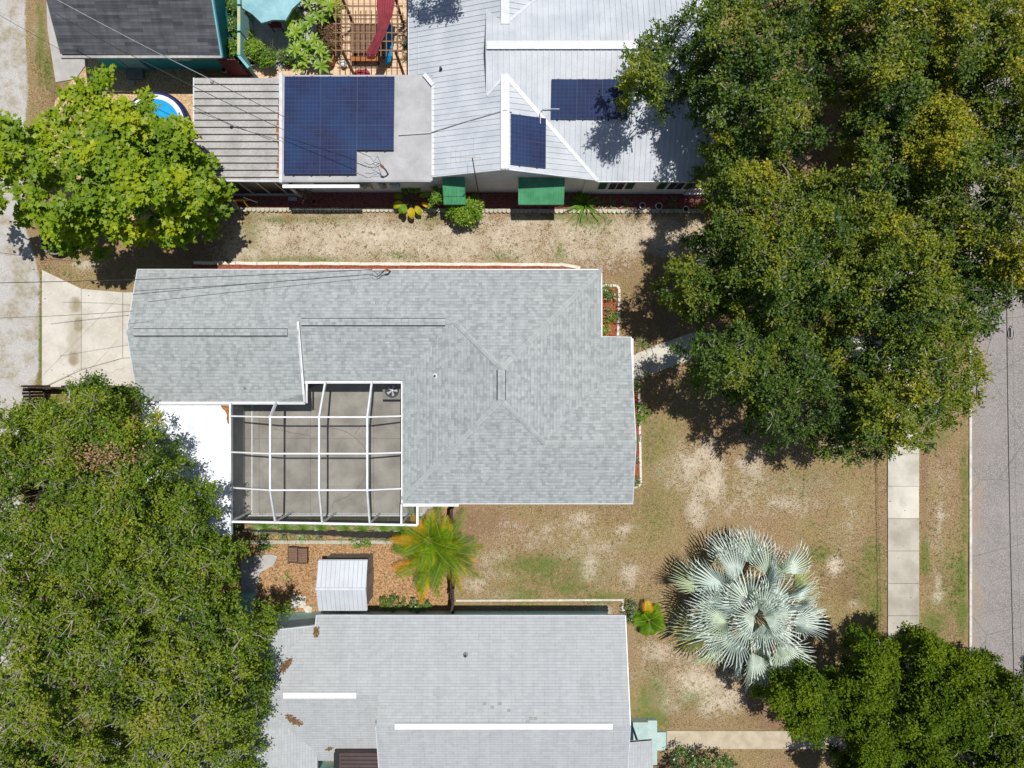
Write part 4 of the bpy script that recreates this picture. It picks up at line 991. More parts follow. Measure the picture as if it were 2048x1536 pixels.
mb = MB(); fascia(mb, [(xe + .02, -18.5, 2.5), (xe + .02, yr, zr), (xe + .02, -10.2, 2.5)], .16); fascia(mb, [(xe, -10.18, 2.495), (-8.6, -10.18, 2.495), (-8.62, -10.6, 2.6)], .15); fascia(mb, [(-8.55, -10.6, 2.54), (-13.2, -10.6, tX.z(-13.2, 0)), (-17.6, -10.6, 2.6)], .15); fascia(mb, [(xs_ - .02, -18.5, 2.5), (xs_ - .02, yr, zr)], .14)
mb.build('fascia', 'white_cap', th)
def whitevent(a, b):
    a = Vector(a); b = Vector(b); mb = MB(); mb.bar(a + Vector((0, 0, .02)), b + Vector((0, 0, .02)), .245, .06); mb.build('ridge_vent', 'white_paint', th)
p = on_roof(790, 1452, TP); q = on_roof(1225, 1452, TP); whitevent((p.x, yr, zr), (q.x, yr, zr)); p = on_roof(567, 1390, TP); q = on_roof(713, 1390, TP); whitevent((p.x, yw_, zw_), (q.x, yw_, zw_))
pipe(th, on_roof(931, 1310, TP), .05, .16, .12, 'black', 'ac')
mb = MB()
for px, py in ((970, 1407), (1000, 1407), (985, 1415), (1018, 1421), (1062, 1437), (1071, 1437), (1056, 1443)):
    p = on_roof(px, py, TP, .006); e = tN.c
    mb.face([(p.x - .09, p.y - .06, p.z - .06 * e), (p.x + .07, p.y - .06, p.z - .06 * e), (p.x + .07, p.y + .06, p.z + .06 * e), (p.x - .09, p.y + .06, p.z + .06 * e)])
mb.build('worn_tab', 'ac', th)
LB = [(572, 1330, 15, 6, 50, 'brown heap of dead leaves in the upper roof valley beside the oak'), (633, 1263, 5, 8, 0, 'small brown clump of dead leaves at the step of the pale roof'), (588, 1440, 17, 6, -38, 'long brown drift of dead leaves in the lower roof valley'), (659, 1497, 6, 3, 30, 'small scatter of dead leaves above the brown metal roof')]
# brown metal canopy
bc = thing('brown_metal_canopy', 'brown ribbed metal canopy at the south edge of the pale roof', 'canopy', W(712, 1530, 2.6))
p0 = W(668, 1506, 3.0); p1 = W(757, 1506, 3.0)
mb = MB(); mb.prism([(p0.x, p0.y), (p1.x + .06, p0.y), (p1.x + .1, -18.3), (p0.x, -18.3)], 2.7, 3.02); mb.build('canopy_roof', 'brown_metal', bc)
mb = MB(); y = p0.y - .12
while y > -18.2: mb.box(p0.x + .3, p1.x + .05, y - .012, y + .012, 3.02, 3.045); y -= .17
mb.bar((p0.x + .22, p0.y, 3.03), (p0.x + .22, -18.3, 3.03), .03, .03); mb.build('seams', 'black', bc)
mb = MB(); mb.box(p0.x - .0, p0.x + .2, -18.3, p0.y - .0, 3.021, 3.03); mb.build('edge_flashing', 'black', bc)
# front stoop
st = thing('front_stoop', 'pale teal painted porch slab and steps at the east end of the pale roofed house', 'porch', W(1290, 1470))
mb = MB(); mb.prism(pp((1245, 1436), (1293, 1436), (1293, 1560), (1245, 1560)), -.1, .42); mb.build('porch_slab', 'teal_floor', st)
mb = MB(); mb.prism(pp((1293.6, 1436), (1312, 1436), (1312, 1524), (1293.6, 1524)), -.1, .24); mb.prism(pp((1312.6, 1462), (1331, 1462), (1331, 1498), (1312.6, 1498)), -.1, .12); mb.build('step', 'teal_floor', st)
p = W(1262, 1446, .45); mb = MB(); mb.box(p.x - .04, p.x + .04, p.y - .04, p.y + .04, .42, 2.9); mb.build('porch_post', 'teal', st)
# electric box by oak
ub = thing('garden_box', 'pale blue storage box in the shade by the teal wall', 'storage box', W(485, 1212))
p0 = W(470, 1195, .9); p1 = W(499, 1228, .9)
mb = MB(); mb.box(p0.x, p1.x, p1.y, p0.y, 0, .85); mb.build('body', 'teal_pale', ub)
mb = MB(); mb.box(p0.x - .03, p1.x + .03, p1.y - .03, p0.y + .03, .851, .92); mb.build('lid', 'teal_pale', ub)

# ------------------------------------------------------------------ metal shed
sh = thing('metal_shed', 'small garden shed with pale ribbed metal gable roof', 'shed', (-7.6, -9, 0))
sx0, sx1 = -8.72, -6.52; se_, sn = -10.2, -7.93; sy = -9.1; sz, szr = 1.8, 2.17
k = (szr - sz) / (sn - sy)
SP = [([(sx0, sy), (sx1, sy), (sx1, sn), (sx0, sn)], Pl(0, sy, szr, 0, -k)), ([(sx0, se_), (sx1, se_), (sx1, sy), (sx0, sy)], Pl(0, sy, szr, 0, (szr - sz) / (sy - se_)))]
mb = MB()
for p, pl in SP: roofpoly(mb, p, pl)
mb.build('roof', 'galv', sh); mb = MB(); ribs(mb, SP, 'y', .2, .016, .025); mb.build('seams', 'flat_grey', sh)
mb = MB(); mb.bar((sx0 - .01, sy, szr + .02), (sx1 + .01, sy, szr + .02), .1, .03); mb.build('ridge_cap', 'white_cap', sh)
mb = MB(); walls(mb, [(sx0 + .1, se_ + .1), (sx1 - .1, se_ + .1), (sx1 - .1, sn - .15), (sx0 + .1, sn - .15)], lambda x, y: zroof(SP, x, y, 1.8), -.05, .5)
for k_ in range(12):
    x = sx0 + .15 + k_ * .17; mb.box(x - .02, x + .02, sn - .15, sn - .125, 0, 1.75)
for k_ in range(11):
    y = se_ + .15 + k_ * .18; mb.box(sx1 - .1, sx1 - .075, y - .02, y + .02, 0, 1.75)
mb.build('wall', 'shed_wall', sh)
mb = MB(); mb.box(sx1 - .10, sx1 - .05, sy - .3, sy + .4, .05, 1.65); mb.build('door', 'shed_wall', sh)
# ------------------------------------------------------------------ fences and garden objects
def fence(name, label, a, b, h0, h1, m, lean=0., board=.14, post_every=1.8):
    a = Vector((a[0], a[1], 0)); b = Vector((b[0], b[1], 0)); L = (b - a).length; d = (b - a).normalized(); nrm = Vector((-d.y, d.x, 0))
    t = thing(name, label, 'fence', a.lerp(b, .5)); n = int(L / board); mb = MB(); rr = random.Random(int(L * 100))
    for i in range(n):
        p = a + d * (i * board + .01); h = h0 + (h1 - h0) * i / n + rr.uniform(-.03, .03); l = lean + rr.uniform(-.02, .02)
        q = p + d * (board - .022); tp = nrm * l * h; th = nrm * .02
        P = [p - th, q - th, q + th, p + th]; T = [x + tp + Vector((0, 0, h)) for x in P]
        mb.face(T); 
        for s in range(4): mb.face([P[s], P[(s + 1) % 4], T[(s + 1) % 4], T[s]])
    mb.build('boards', m, t)
    mb = MB()
    for zf in (.25, .8):
        mb.bar(a + nrm * (.04 + lean * h0 * zf) + Vector((0, 0, h0 * zf)), b + nrm * (.04 + lean * h1 * zf) + Vector((0, 0, h1 * zf)), .04, .09)
    mb.build('rail', m, t)
    k = 0.
    while k <= L + .01:
        p = a + d * k + nrm * .09; h = h0 + (h1 - h0) * k / L
        m2 = MB(); m2.bar(p, p + nrm * lean * h + Vector((0, 0, h + .06)), .09, .09, (1, 0, 0)); m2.build('post', m, t); k += post_every
    return t
a = W(470, 1057); b = W(802, 1062)
fence('picket_fence', 'leaning weathered grey board fence along the south side of the screened patio', b, a, 1.6, .35, 'wood_grey', lean=.03)
a = W(904, 1006); b = W(907, 1226)
fence('wooden_fence', 'dark wooden fence running under the golden palm to the teal wall', a, b, 1.7, 1.75, 'wood_dark', lean=.04)
a = W(100, 776); b = W(300, 777)
fence('wooden_fence', 'dark wooden fence between the cream driveway and the big left oak', a, b, 1.8, 1.8, 'wood_dark')
a = W(100, 777); b = W(104, 1000)
fence('wooden_fence', 'dark wooden fence beside the alley, mostly under the left oak', a, b, 1.8, 1.8, 'wood_dark')
mb = MB(); x = 472
while x < 795:
    mb.prism(pp((x, 1079), (min(x + 60, 798), 1079.5), (min(x + 60, 798), 1086.5), (x, 1086)), -.05, .16 + R.uniform(-.01, .01)); x += 60.6
tag(mb.build('timber_border', 'timber', loc=W(630, 1083)), 'long pale timber border between the leaning fence and the wood chip yard', 'garden border')
mb = MB(); mb.prism(pp((912, 1199), (1247, 1197.5), (1247, 1201.5), (912, 1203)), -.05, .035); mb.prism(pp((1243, 1202), (1247.5, 1202), (1247.5, 1234), (1243, 1234)), -.05, .035)
tag(mb.build('concrete_edging', 'stone', loc=W(1080, 1201)), 'thin pale concrete edging strip north of the teal wall', 'garden border')

# edging stones
def edgeblock(name, label, cat, group, w_, d_, h_, m, round_=True):
    mb = MB()
    if round_:
        p = [(-w_ / 2, d_ / 2), (-w_ / 2, 0)] + [(w_ / 2 * math.cos(a), -d_ / 2 * math.sin(a) * 1.1) for a in [math.pi - k * math.pi / 8 for k in range(1, 8)]] + [(w_ / 2, 0), (w_ / 2, d_ / 2)]
    else: p = [(-w_ / 2, -d_ / 2), (w_ / 2, -d_ / 2), (w_ / 2, d_ / 2), (-w_ / 2, d_ / 2)]
    p2 = [(x * .94, y * .9) for x, y in p]
    mb.prism(p, 0, h_ * .85); mb.prism(p2, h_ * .85 + .001, h_)
    return tag(mb.build(name, m, loc=(0, 0, 0)), label, cat, group)
def ordn(k): return '%d%s' % (k, 'th' if 10 < k % 100 < 20 else {1: 'st', 2: 'nd', 3: 'rd'}.get(k % 10, 'th'))
def placeblocks(proto, line, pitch, lab=None):
    first = True; cnt = 0
    for a, b in zip(line, line[1:]):
        a = W(*a); b = W(*b); L = (b - a).length; d = (b - a) / L; n = max(1, round(L / pitch)); ang = math.atan2(d.y, d.x)
        for i in range(n):
            p = a + d * (L * (i + .5) / n); o = proto if first else proto.copy()
            if not first: COL.objects.link(o)
            first = False; cnt += 1
            if lab: o['label'] = lab % ordn(cnt)
            o.location = (p.x, p.y + R.uniform(-.01, .01), R.uniform(-.01, .015)); o.rotation_euler = (0, 0, ang + R.uniform(-.03, .03))
p = edgeblock('edging_stone', 'scalloped grey-cream edging stone in the long row bordering the maroon mulch bed', 'edging stone', 'scalloped edging stones', .20, .19, .09, 'edging')
placeblocks(p, [(463, 395), (466, 408), (478, 420), (760, 421), (1100, 423), (1408, 423)], .207)
p = edgeblock('edging_block', 'long pale concrete edging block in the row north of the middle house', 'edging block', 'pale edging blocks north of the middle house', .98, .15, .09, 'edging_white', False)
placeblocks(p, [(388, 526.5), (600, 527.5), (880, 529), (1120, 530), (1160, 536)], 1.0, 'long pale edging block north of the middle house, %s from the west end')
p = edgeblock('edging_block', 'small white edging block bordering the orange mulch bed north of the front path', 'edging block', 'white edging blocks of the north front bed', .19, .12, .10, 'edging_white', False)
placeblocks(p, [(1196, 572), (1233, 572), (1238, 578), (1237.5, 640), (1235, 672)], .2, 'small white block edging the north front mulch bed, %s counting from its top')
p = edgeblock('edging_block', 'small white edging block bordering the narrow orange mulch bed south of the front path', 'edging block', 'white edging blocks of the south front bed', .19, .11, .10, 'edging_white', False)
placeblocks(p, [(1270, 763), (1277, 766), (1279, 860), (1281, 965), (1276, 973), (1258, 975)], .2, 'small white block edging the south front mulch bed, %s counting from its top')

# pavers and stones in the chip yard
mb = MB(); mb.prism(pp((583, 1191), (612, 1191), (612, 1215), (583, 1215)), -.05, .04); tag(mb.build('paver', 'stone', loc=W(597, 1203)), 'square pale paver in the chips west of the shed', 'paver')
mb = MB(); mb.prism(pp((606, 1212), (616, 1210), (625, 1214), (624, 1224), (612, 1224)), -.05, .07); tag(mb.build('stepping_stone', 'stone', loc=W(615, 1217)), 'irregular cream stone touching the teal wall next to the square paver', 'stone')
mb = MB(); mb.prism(pp((570, 1214), (586, 1212), (588, 1224), (572, 1224)), -.05, .05); tag(mb.build('stepping_stone', 'concrete', loc=W(579, 1218)), 'dull grey stepping stone at the foot of the teal wall, left of the square paver', 'stone')
mb = MB(); mb.prism(pp((482, 1120), (510, 1112), (540, 1108), (556, 1112), (548, 1130), (520, 1145), (514, 1190), (482, 1190)), -.05, .03); struct(mb.build('concrete_pad', 'paving'))
# folded wicker bench
c = W(596, 1110, .3); t = thing('wicker_table', 'brown two-panel slatted garden table standing in the wood chips', 'garden table', (c.x, c.y, 0))
mb = MB()
ang = math.radians(-5)
for s in (-1, 1):
    m2 = MB(); cx = c.x + s * .235; 
    for k in range(6): yy = c.y - .28 + k * .11 - s * .02; m2.box(cx - .21, cx + .21, yy - .05, yy + .05, .30, .325)
    o = m2.build('panel', 'wicker', t)
    m3 = MB(); y0_ = c.y - .34 - s * .02; y1_ = c.y + .34 - s * .02
    m3.box(cx - .235, cx + .225, y1_ , y1_ + .04, .28, .35); m3.box(cx - .235, cx + .225, y0_ - .04, y0_, .28, .35); m3.box(cx - .235, cx - .212, y0_, y1_, .28, .352); m3.box(cx + .212, cx + .226, y0_, y1_, .28, .352); m3.build('rim', 'wood_dark', o)
for sx_ in (-.4, .4):
    for sy_ in (-.28, .28): m2 = MB(); m2.box(c.x + sx_ - .025, c.x + sx_ + .025, c.y + sy_ - .025, c.y + sy_ + .025, 0, .28); m2.build('leg', 'wood_dark', t)

# items west: pool, planter, red things
c = W(320, 256); t = thing('paddling_pool', 'round navy and white paddling pool with blue inside, half hidden by the lobed-leaf tree', 'paddling pool', (c.x, c.y, 0))
mb = MB(); mb.lathe((c.x, c.y, 0), [(1.50, 0), (1.58, .15), (1.58, .38), (1.50, .50), (1.40, .50)], 40, cap=False); mb.build('outer_ring', 'navy', t)
mb = MB(); mb.lathe((c.x, c.y, 0), [(1.395, .50), (1.30, .53), (1.18, .50)], 40, cap=False); mb.build('white_band', 'plastic_white', t)
mb = MB(); mb.lathe((c.x, c.y, 0), [(1.175, .50), (1.10, .30), (1.05, .10), (.01, .08)], 40); mb.build('liner', 'blue', t)
for (px, py, m, r, h, nm, lb, cat) in ((345, 310, 'red', .16, .35, 'bucket', 'red bucket under the lobed-leaf tree, nearer the pool', 'bucket'), (381, 337, 'red', .17, .5, 'bucket', 'bright red oval bucket under the east edge of the lobed-leaf tree', 'bucket'), (262, 236, 'blue', .16, .4, 'bucket', 'blue bucket in the tan chips under the lobed-leaf tree', 'bucket')):
    p = W(px, py, h); t = thing(nm, lb, cat, (p.x, p.y, 0)); mb = MB(); mb.lathe((p.x, p.y, 0), [(r * .75, 0), (r, h), (r * 1.06, h), (r * .9, h - .02), (r * .7, .05), (0.01, .05)], 16); mb.build('shell', m, t)
    mb = MB(); mb.tube([Vector((p.x - r, p.y, h - .02))] + [Vector((p.x - r * math.cos(k * math.pi / 6), p.y - r * .9 * math.sin(k * math.pi / 6), h + .02)) for k in range(1, 6)] + [Vector((p.x + r, p.y, h - .02))], .008, 5); mb.build('handle', 'silver', t)
p = W(110, 478, .5); t = thing('fire_pit', 'large dark round metal tub at the south edge of the lobed-leaf tree', 'tub', (p.x, p.y, 0)); mb = MB(); mb.lathe((p.x, p.y, 0), [(.55, 0), (.68, .3), (.72, .5), (.66, .5), (.6, .3), (.01, .2)], 24); mb.build('bowl', 'black', t)
mb = MB(); mb.lathe((p.x, p.y, .5), [(.72, .002), (.74, .03), (.66, .03), (.655, .002)], 24, cap=False); mb.build('rim', 'ac', t)

# bed objects
c = W(482, 404, .45); t = thing('sawhorse', 'yellow sawhorse with a white pole in the maroon mulch under the porch', 'sawhorse', (c.x, c.y, 0))
mb = MB(); mb.bar((c.x - .25, c.y, .7), (c.x + .22, c.y + .03, .7), .07, .08); mb.build('beam', 'yellow', t)
for sx_ in (-.22, .2):
    for sy_ in (-.2, .2): m2 = MB(); m2.bar((c.x + sx_, c.y, .68), (c.x + sx_ * 1.1, c.y + sy_, 0), .04, .04); m2.build('leg', 'yellow', t)
wire(W(487, 395, .9), W(515, 405, .25), 0, 'white_pole', 'thin white pole lying aslant in the maroon bed by the sawhorse', 'pole', r=.02, n=2, m='plastic_white')
mb = MB(); mb.prism(pp((577, 394), (594, 394), (594, 402), (577, 402)), -.05, .06); tag(mb.build('paver', 'paving', loc=W(586, 398)), 'grey paver in the maroon bed under the porch door', 'paver')
def pot(px, py, r, h, m, label, soil=True, name='plant_pot', base=0.):
    p = W(px, py, h); t = thing(name, label, 'plant pot', (p.x, p.y, base))
    mb = MB(); mb.lathe((p.x, p.y, base), [(r * .68, 0), (r * .9, h * .5), (r, h * .93), (r * 1.08, h * .94), (r * 1.08, h), (r * .92, h), (r * .9, h * .9)], 18, cap=False); mb.build('pot', m, t)
    mb = MB(); mb.lathe((p.x, p.y, base), [(r * .9, h * .86), (.005, h * .9)], 18); mb.build('soil', 'soil', t)
    return t
pot(1285, 411, .14, .25, 'plastic_white', 'white plastic pot in the shaded bed below the first shuttered window'); pot(1318, 412, .15, .27, 'plastic_white', 'white plastic pot in the shaded bed below the second shuttered window')
pot(1372, 418, .13, .22, 'plastic_white', 'small white pot in the shade by the oak near the white railing')
pot(628, 403, .12, .25, 'terracotta', 'terracotta pot holding a dead shrub beside the porch door')

# ------------------------------------------------------------------ courtyard at the top
mb = MB(); gx0, gx1, gy0, gy1 = -13.0, -9.6, 14.9, 21
for i in range(6):
    for j in range(9):
        x = -13.0 + i * .62; y = 14.95 + j * .62
        mb.box(x, x + .61, y, y + .61, -.1, .03 + R.uniform(0, .004))
struct(mb.build('courtyard_paving', 'paving'))
mb = MB()
x = -13.3
while x < -4.3:
    y = 13.3
    while y < (14.93 if x < -9.35 else 19.6):
        mb.box(x, x + .29, y, y + .19, -.1, .03 + R.uniform(0, .006)); y += .2
    x += .3
struct(mb.build('courtyard_pavers', 'tan_paving'))
# parasol
c = W(536, -22, 2.4); t = thing('parasol', 'faded teal octagonal parasol over the grey courtyard', 'parasol', (c.x, c.y, 0)); n = 8
mb = MB(); rr_ = [Vector((c.x + 1.42 * math.cos(math.pi / 8 + k * math.pi / 4 + .12), c.y + 1.42 * math.sin(math.pi / 8 + k * math.pi / 4 + .12), 2.15)) for k in range(8)]; ap = Vector((c.x, c.y, 2.6))
for k in range(8):
    a_, b_ = rr_[k], rr_[(k + 1) % 8]; md = (a_ + b_) / 2 + Vector((0, 0, .03)); md = md.lerp(ap, .04)
    mb.face([a_, md, ap]); mb.face([md, b_, ap]); mb.face([a_ - Vector((0, 0, .13)), md - Vector((0, 0, .13)), md, a_]); mb.face([md - Vector((0, 0, .13)), b_ - Vector((0, 0, .13)), b_, md])
mb.build('canopy', 'umbrella', t)
mb = MB(); mb.tube([(c.x, c.y, .03), (c.x, c.y, 2.65)], .03, 8); mb.build('pole', 'wood_brown', t)
mb = MB()
for k in range(8): mb.bar((c.x, c.y, 2.5), rr_[k] - Vector((0, 0, .03)), .02, .02)
mb.build('rib', 'silver', t)
c = W(549, 40, .7); t = thing('garden_chair', 'dark red slatted garden chair in the shade of the parasol', 'chair', (c.x, c.y, 0.03))
mb = MB(); mb.box(c.x - .24, c.x + .24, c.y - .2, c.y + .26, .42, .46); mb.build('seat', 'maroon', t)
mb = MB()
for k in range(5): mb.box(c.x - .24, c.x + .24, c.y - .27 - k * .012, c.y - .25 - k * .012, .5 + k * .09, .56 + k * .09)
mb.build('backrest', 'maroon', t)
for sx_ in (-.22, .22):
    for sy_ in (-.22, .22): m2 = MB(); m2.box(c.x + sx_ - .02, c.x + sx_ + .02, c.y + sy_ - .02, c.y + sy_ + .02, .03, .42 if sy_ > 0 else .95); m2.build('leg', 'maroon', t)
# pergola
zt = 2.55; t = thing('pergola', 'wooden lattice pergola open to the sky beside the white metal roof', 'pergola', W(745, 60, 0))
P0 = W(672, -60, zt); P1 = W(800, 113, zt)
mb = MB(); x = P0.x
xsn = [W(px, 0, zt).x for px in (672, 683, 694, 706, 717, 728, 740, 751, 762, 773, 784, 796)]
for x in xsn: mb.bar((x, P0.y, zt), (x, P1.y, zt), .03, .045)
y = P1.y + .22; k = 0
m2 = MB()
ysn = [W(0, py, zt - .05).y for py in (-40, -22, -5, 12, 30, 48, 66, 83, 101)]
for y in ysn: m2.bar((P0.x - .15, y, zt - .05), (P1.x + .12, y, zt - .05), .045, .045)
mb.build('upper_slats', 'timber' if 0 else 'wood_brown', t); m2.build('lower_slats', 'wood_brown', t)
for (x, y) in ((W(683, 0, zt).x, ysn[-1]), (W(790, 0, zt).x, ysn[-1]), (W(683, 0, zt).x, ysn[2]), (W(790, 0, zt).x, ysn[2])):
    m3 = MB(); m3.box(x - .05, x + .05, y - .05, y + .05, .03, zt - .08); m3.build('post', 'wood_brown', t)
# red cloth draped on the pergola
def cloth(name, label, path, widths, m, ribs_=7, amp=.035):
    mb = MB(); rows = []
    for (px, py, z), wd in zip(path, widths):
        p = W(px, py, z); row = []
        for k in range(ribs_ * 2 + 1):
            f = k / (ribs_ * 2) - .5; row.append(p + Vector((f * wd, R.uniform(-.01, .01), amp * (1 if k % 2 else -1) * R.uniform(.6, 1.2))))
        rows.append(row)
    for a_, b_ in zip(rows, rows[1:]):
        for k in range(len(a_) - 1): mb.face([a_[k], b_[k], b_[k + 1], a_[k + 1]], smooth=True)
    p = W(*path[0]); return tag(mb.build(name, m, loc=p), label, 'cloth')
cloth('draped_cloth', 'long faded red cloth draped over the top of the pergola slats', [(772, -30, 2.66), (772, -10, 2.66), (771, 8, 2.65), (770, 26, 2.66), (767, 42, 2.65), (764, 58, 2.66), (759, 72, 2.65), (752, 86, 2.66), (746, 98, 2.64), (743, 108, 2.6), (742, 116, 2.45), (742, 118, 2.1)], [.85, .82, .78, .68, .56, .45, .42, .42, .48, .46, .36, .2], 'red_cloth')
mb = MB(); c = W(723, 146, .25); rows = []
for i in range(12):
    rows.append([Vector((c.x + (.38 + .06 * math.sin(5 * k + i)) * math.cos(k * .52) * math.sin((i + .5) / 12 * 1.5708), c.y + (.26 + .05 * math.cos(3 * k)) * math.sin(k * .52) * math.sin((i + .5) / 12 * 1.5708), .03 + .26 * math.cos((i + .5) / 12 * 1.5708) * (1 + .25 * math.sin(2.3 * k + i)))) for k in range(12)])
for a_, b_ in zip(rows, rows[1:]):
    for k in range(12): mb.face([a_[k], b_[k], b_[(k + 1) % 12], a_[(k + 1) % 12]], smooth=True)
mb.face(rows[0][::-1]); tag(mb.build('cloth_heap', 'red_cloth', loc=(c.x, c.y, 0)), 'crumpled maroon cloth heap on the tan pavers south of the pergola', 'cloth')
# table and bench under pergola
a = W(702, 47, .75); b = W(790, 106, .75); t = thing('patio_table', 'long dark brown table under the pergola lattice', 'table', ((a.x + b.x) / 2, (a.y + b.y) / 2, .03))
mb = MB()
for k in range(4):
    y0_ = b.y + (a.y - b.y) * k / 4; mb.box(a.x, b.x - .5, y0_ + .008, b.y + (a.y - b.y) * (k + 1) / 4 - .008, .70, .75)
mb.build('tabletop', 'wicker', t)
for x in (a.x + .1, b.x - .6):
    for y in (b.y + .1, a.y - .1): m2 = MB(); m2.box(x - .04, x + .04, y - .04, y + .04, .03, .70); m2.build('leg', 'wood_dark', t)
p = W(732, 116, .5); t = thing('orange_bench', 'orange-brown wooden bench south of the dark table', 'bench', (p.x, p.y, .03))
mb = MB(); mb.box(p.x - .72, p.x + .6, p.y - .13, p.y + .13, .44, .48); mb.build('seat', 'orange', t)
for x in (p.x - .6, p.x + .5): m2 = MB(); m2.box(x - .03, x + .03, p.y - .12, p.y + .12, .03, .44); m2.build('leg', 'wood_dark', t)
cloth('blue_towel', 'blue towel hanging on the east side of the table under the pergola', [(778, 45, .82), (779, 62, .83), (778, 80, .82), (778, 98, .82), (777, 112, .7), (775, 128, .35)], [.34, .34, .36, .36, .34, .2], 'blue', 4, .02)
p = W(685, 124, .5); t = thing('white_lantern', 'white globe garden lantern at the southwest corner of the pergola', 'lantern', (p.x, p.y, .03)); mb = MB(); mb.lathe((p.x, p.y, .03), [(.1, 0), (.1, .08), (.05, .1)], 12); mb.build('base', 'ac', t)
mb = MB(); mb.lathe((p.x, p.y, .13), [(.03, 0), (.11, .05), (.15, .15), (.13, .26), (.07, .33), (.005, .35)], 16); mb.build('globe', 'plastic_white', t)
t_ = pot(656, 112, .24, .75, 'terracotta', 'tall terracotta urn between the plumeria and the pergola')
pot(447, 139, .13, .26, 'cream_pot', 'cream bucket pot with yellow-green inside beside the maroon gate')
pot(479, 119, .25, .42, 'blue_pot', 'large blue-green painted pot with yellow marks by the cottage corner')
pot(503, 121, .22, .36, 'silver', 'wide silver tub planter below the bright courtyard shrub')
pot(531, 126, .16, .34, 'cream_pot', 'round stone coloured pot at the south end of the potted plants')
pot(578, 125, .17, .30, 'wood_dark', 'dark brown pot with a sparse plant, west of the plumeria')
pot(446, 48, .14, .5, 'terracotta', 'brown pot hanging on the painted fence nearest the cottage gable'); pot(448, 4, .15, .5, 'terracotta', 'reddish pot on the painted fence at the top edge of the photo')
pot(485, 52, .14, .3, 'terracotta', 'tilted clay pot beside the driftwood in the courtyard bed'); pot(497, 55, .12, .28, 'terracotta', 'small clay pot at the south end of the driftwood')
wire(W(476, 24, .35), W(492, 45, .3), 0, 'driftwood', 'pale driftwood log lying among the courtyard pots', 'driftwood', r=.06, n=3, m='stone')

# street cable with splice loop over the road
wire(W(2014, -20, 7.2), W(2036, 1600, 7.2), .25, 'overhead_cable', 'long overhead cable running along the street, the one with the pale flecks', r=.016, n=40)
wire(W(2024, 300, 7.4), W(2058, 1600, 7.4), .25, 'overhead_cable', 'thin second cable beside the street cable, nearer the far kerb', r=.007, n=40, m='ac')
p = W(2021, 668, 7.15); mb = MB(); lp = [p + Vector((.11 * math.sin(k / 14 * 6.283) * (1 if 1 else 0), .30 * math.cos(k / 14 * 6.283) * (1 - .35 * math.sin(k / 28 * 6.283)), 0)) for k in range(15)]; mb.tube(lp, .014, 5)
t = tag(bpy.data.objects.new('cable_loop', None), 'oval coil of spare cable hanging over the street', 'cable coil'); COL.objects.link(t); t.location = p
mb.build('loop', 'cable', t); mb = MB(); mb.bar(p + Vector((0, .22, .02)), p + Vector((0, -.12, .02)), .07, .09); mb.build('splice_case', 'ac', t)
# ------------------------------------------------------------------ vegetation
def unit(a): return a / (np.linalg.norm(a, axis=-1, keepdims=True) + 1e-9)
T_OVAL = np.array([(-.5, 0), (0, -.32), (.5, 0), (0, .32)])
T_LONG = np.array([(0, -.10), (.55, -.17), (1., 0), (.55, .17), (0, .10)])
def lobed():
    p = []
    for k, (a, r) in enumerate([(180, .35), (232, .42), (262, .26), (285, .56), (318, .34), (0, .68), (42, .34), (75, .56), (98, .26), (128, .42)]):
        p.append((r * math.cos(math.radians(a)), r * math.sin(math.radians(a))))
    return np.array(p)
T_LOBE = lobed()
def cards(pos, axis, normal, size, tmpl):
    """one leaf polygon per position"""
    n = unit(normal); a = unit(axis - n * np.sum(axis * n, -1, keepdims=True)); b = np.cross(n, a)
    P = pos[:, None, :] + size[:, None, None] * (tmpl[None, :, 0, None] * a[:, None, :] + tmpl[None, :, 1, None] * b[:, None, :])
    return P.reshape(-1, 3)

def px2w(x, y, z): f = 1 - z / H; return np.stack([(x - 1024) / K * f, (768 - y) / K * f, z], -1)

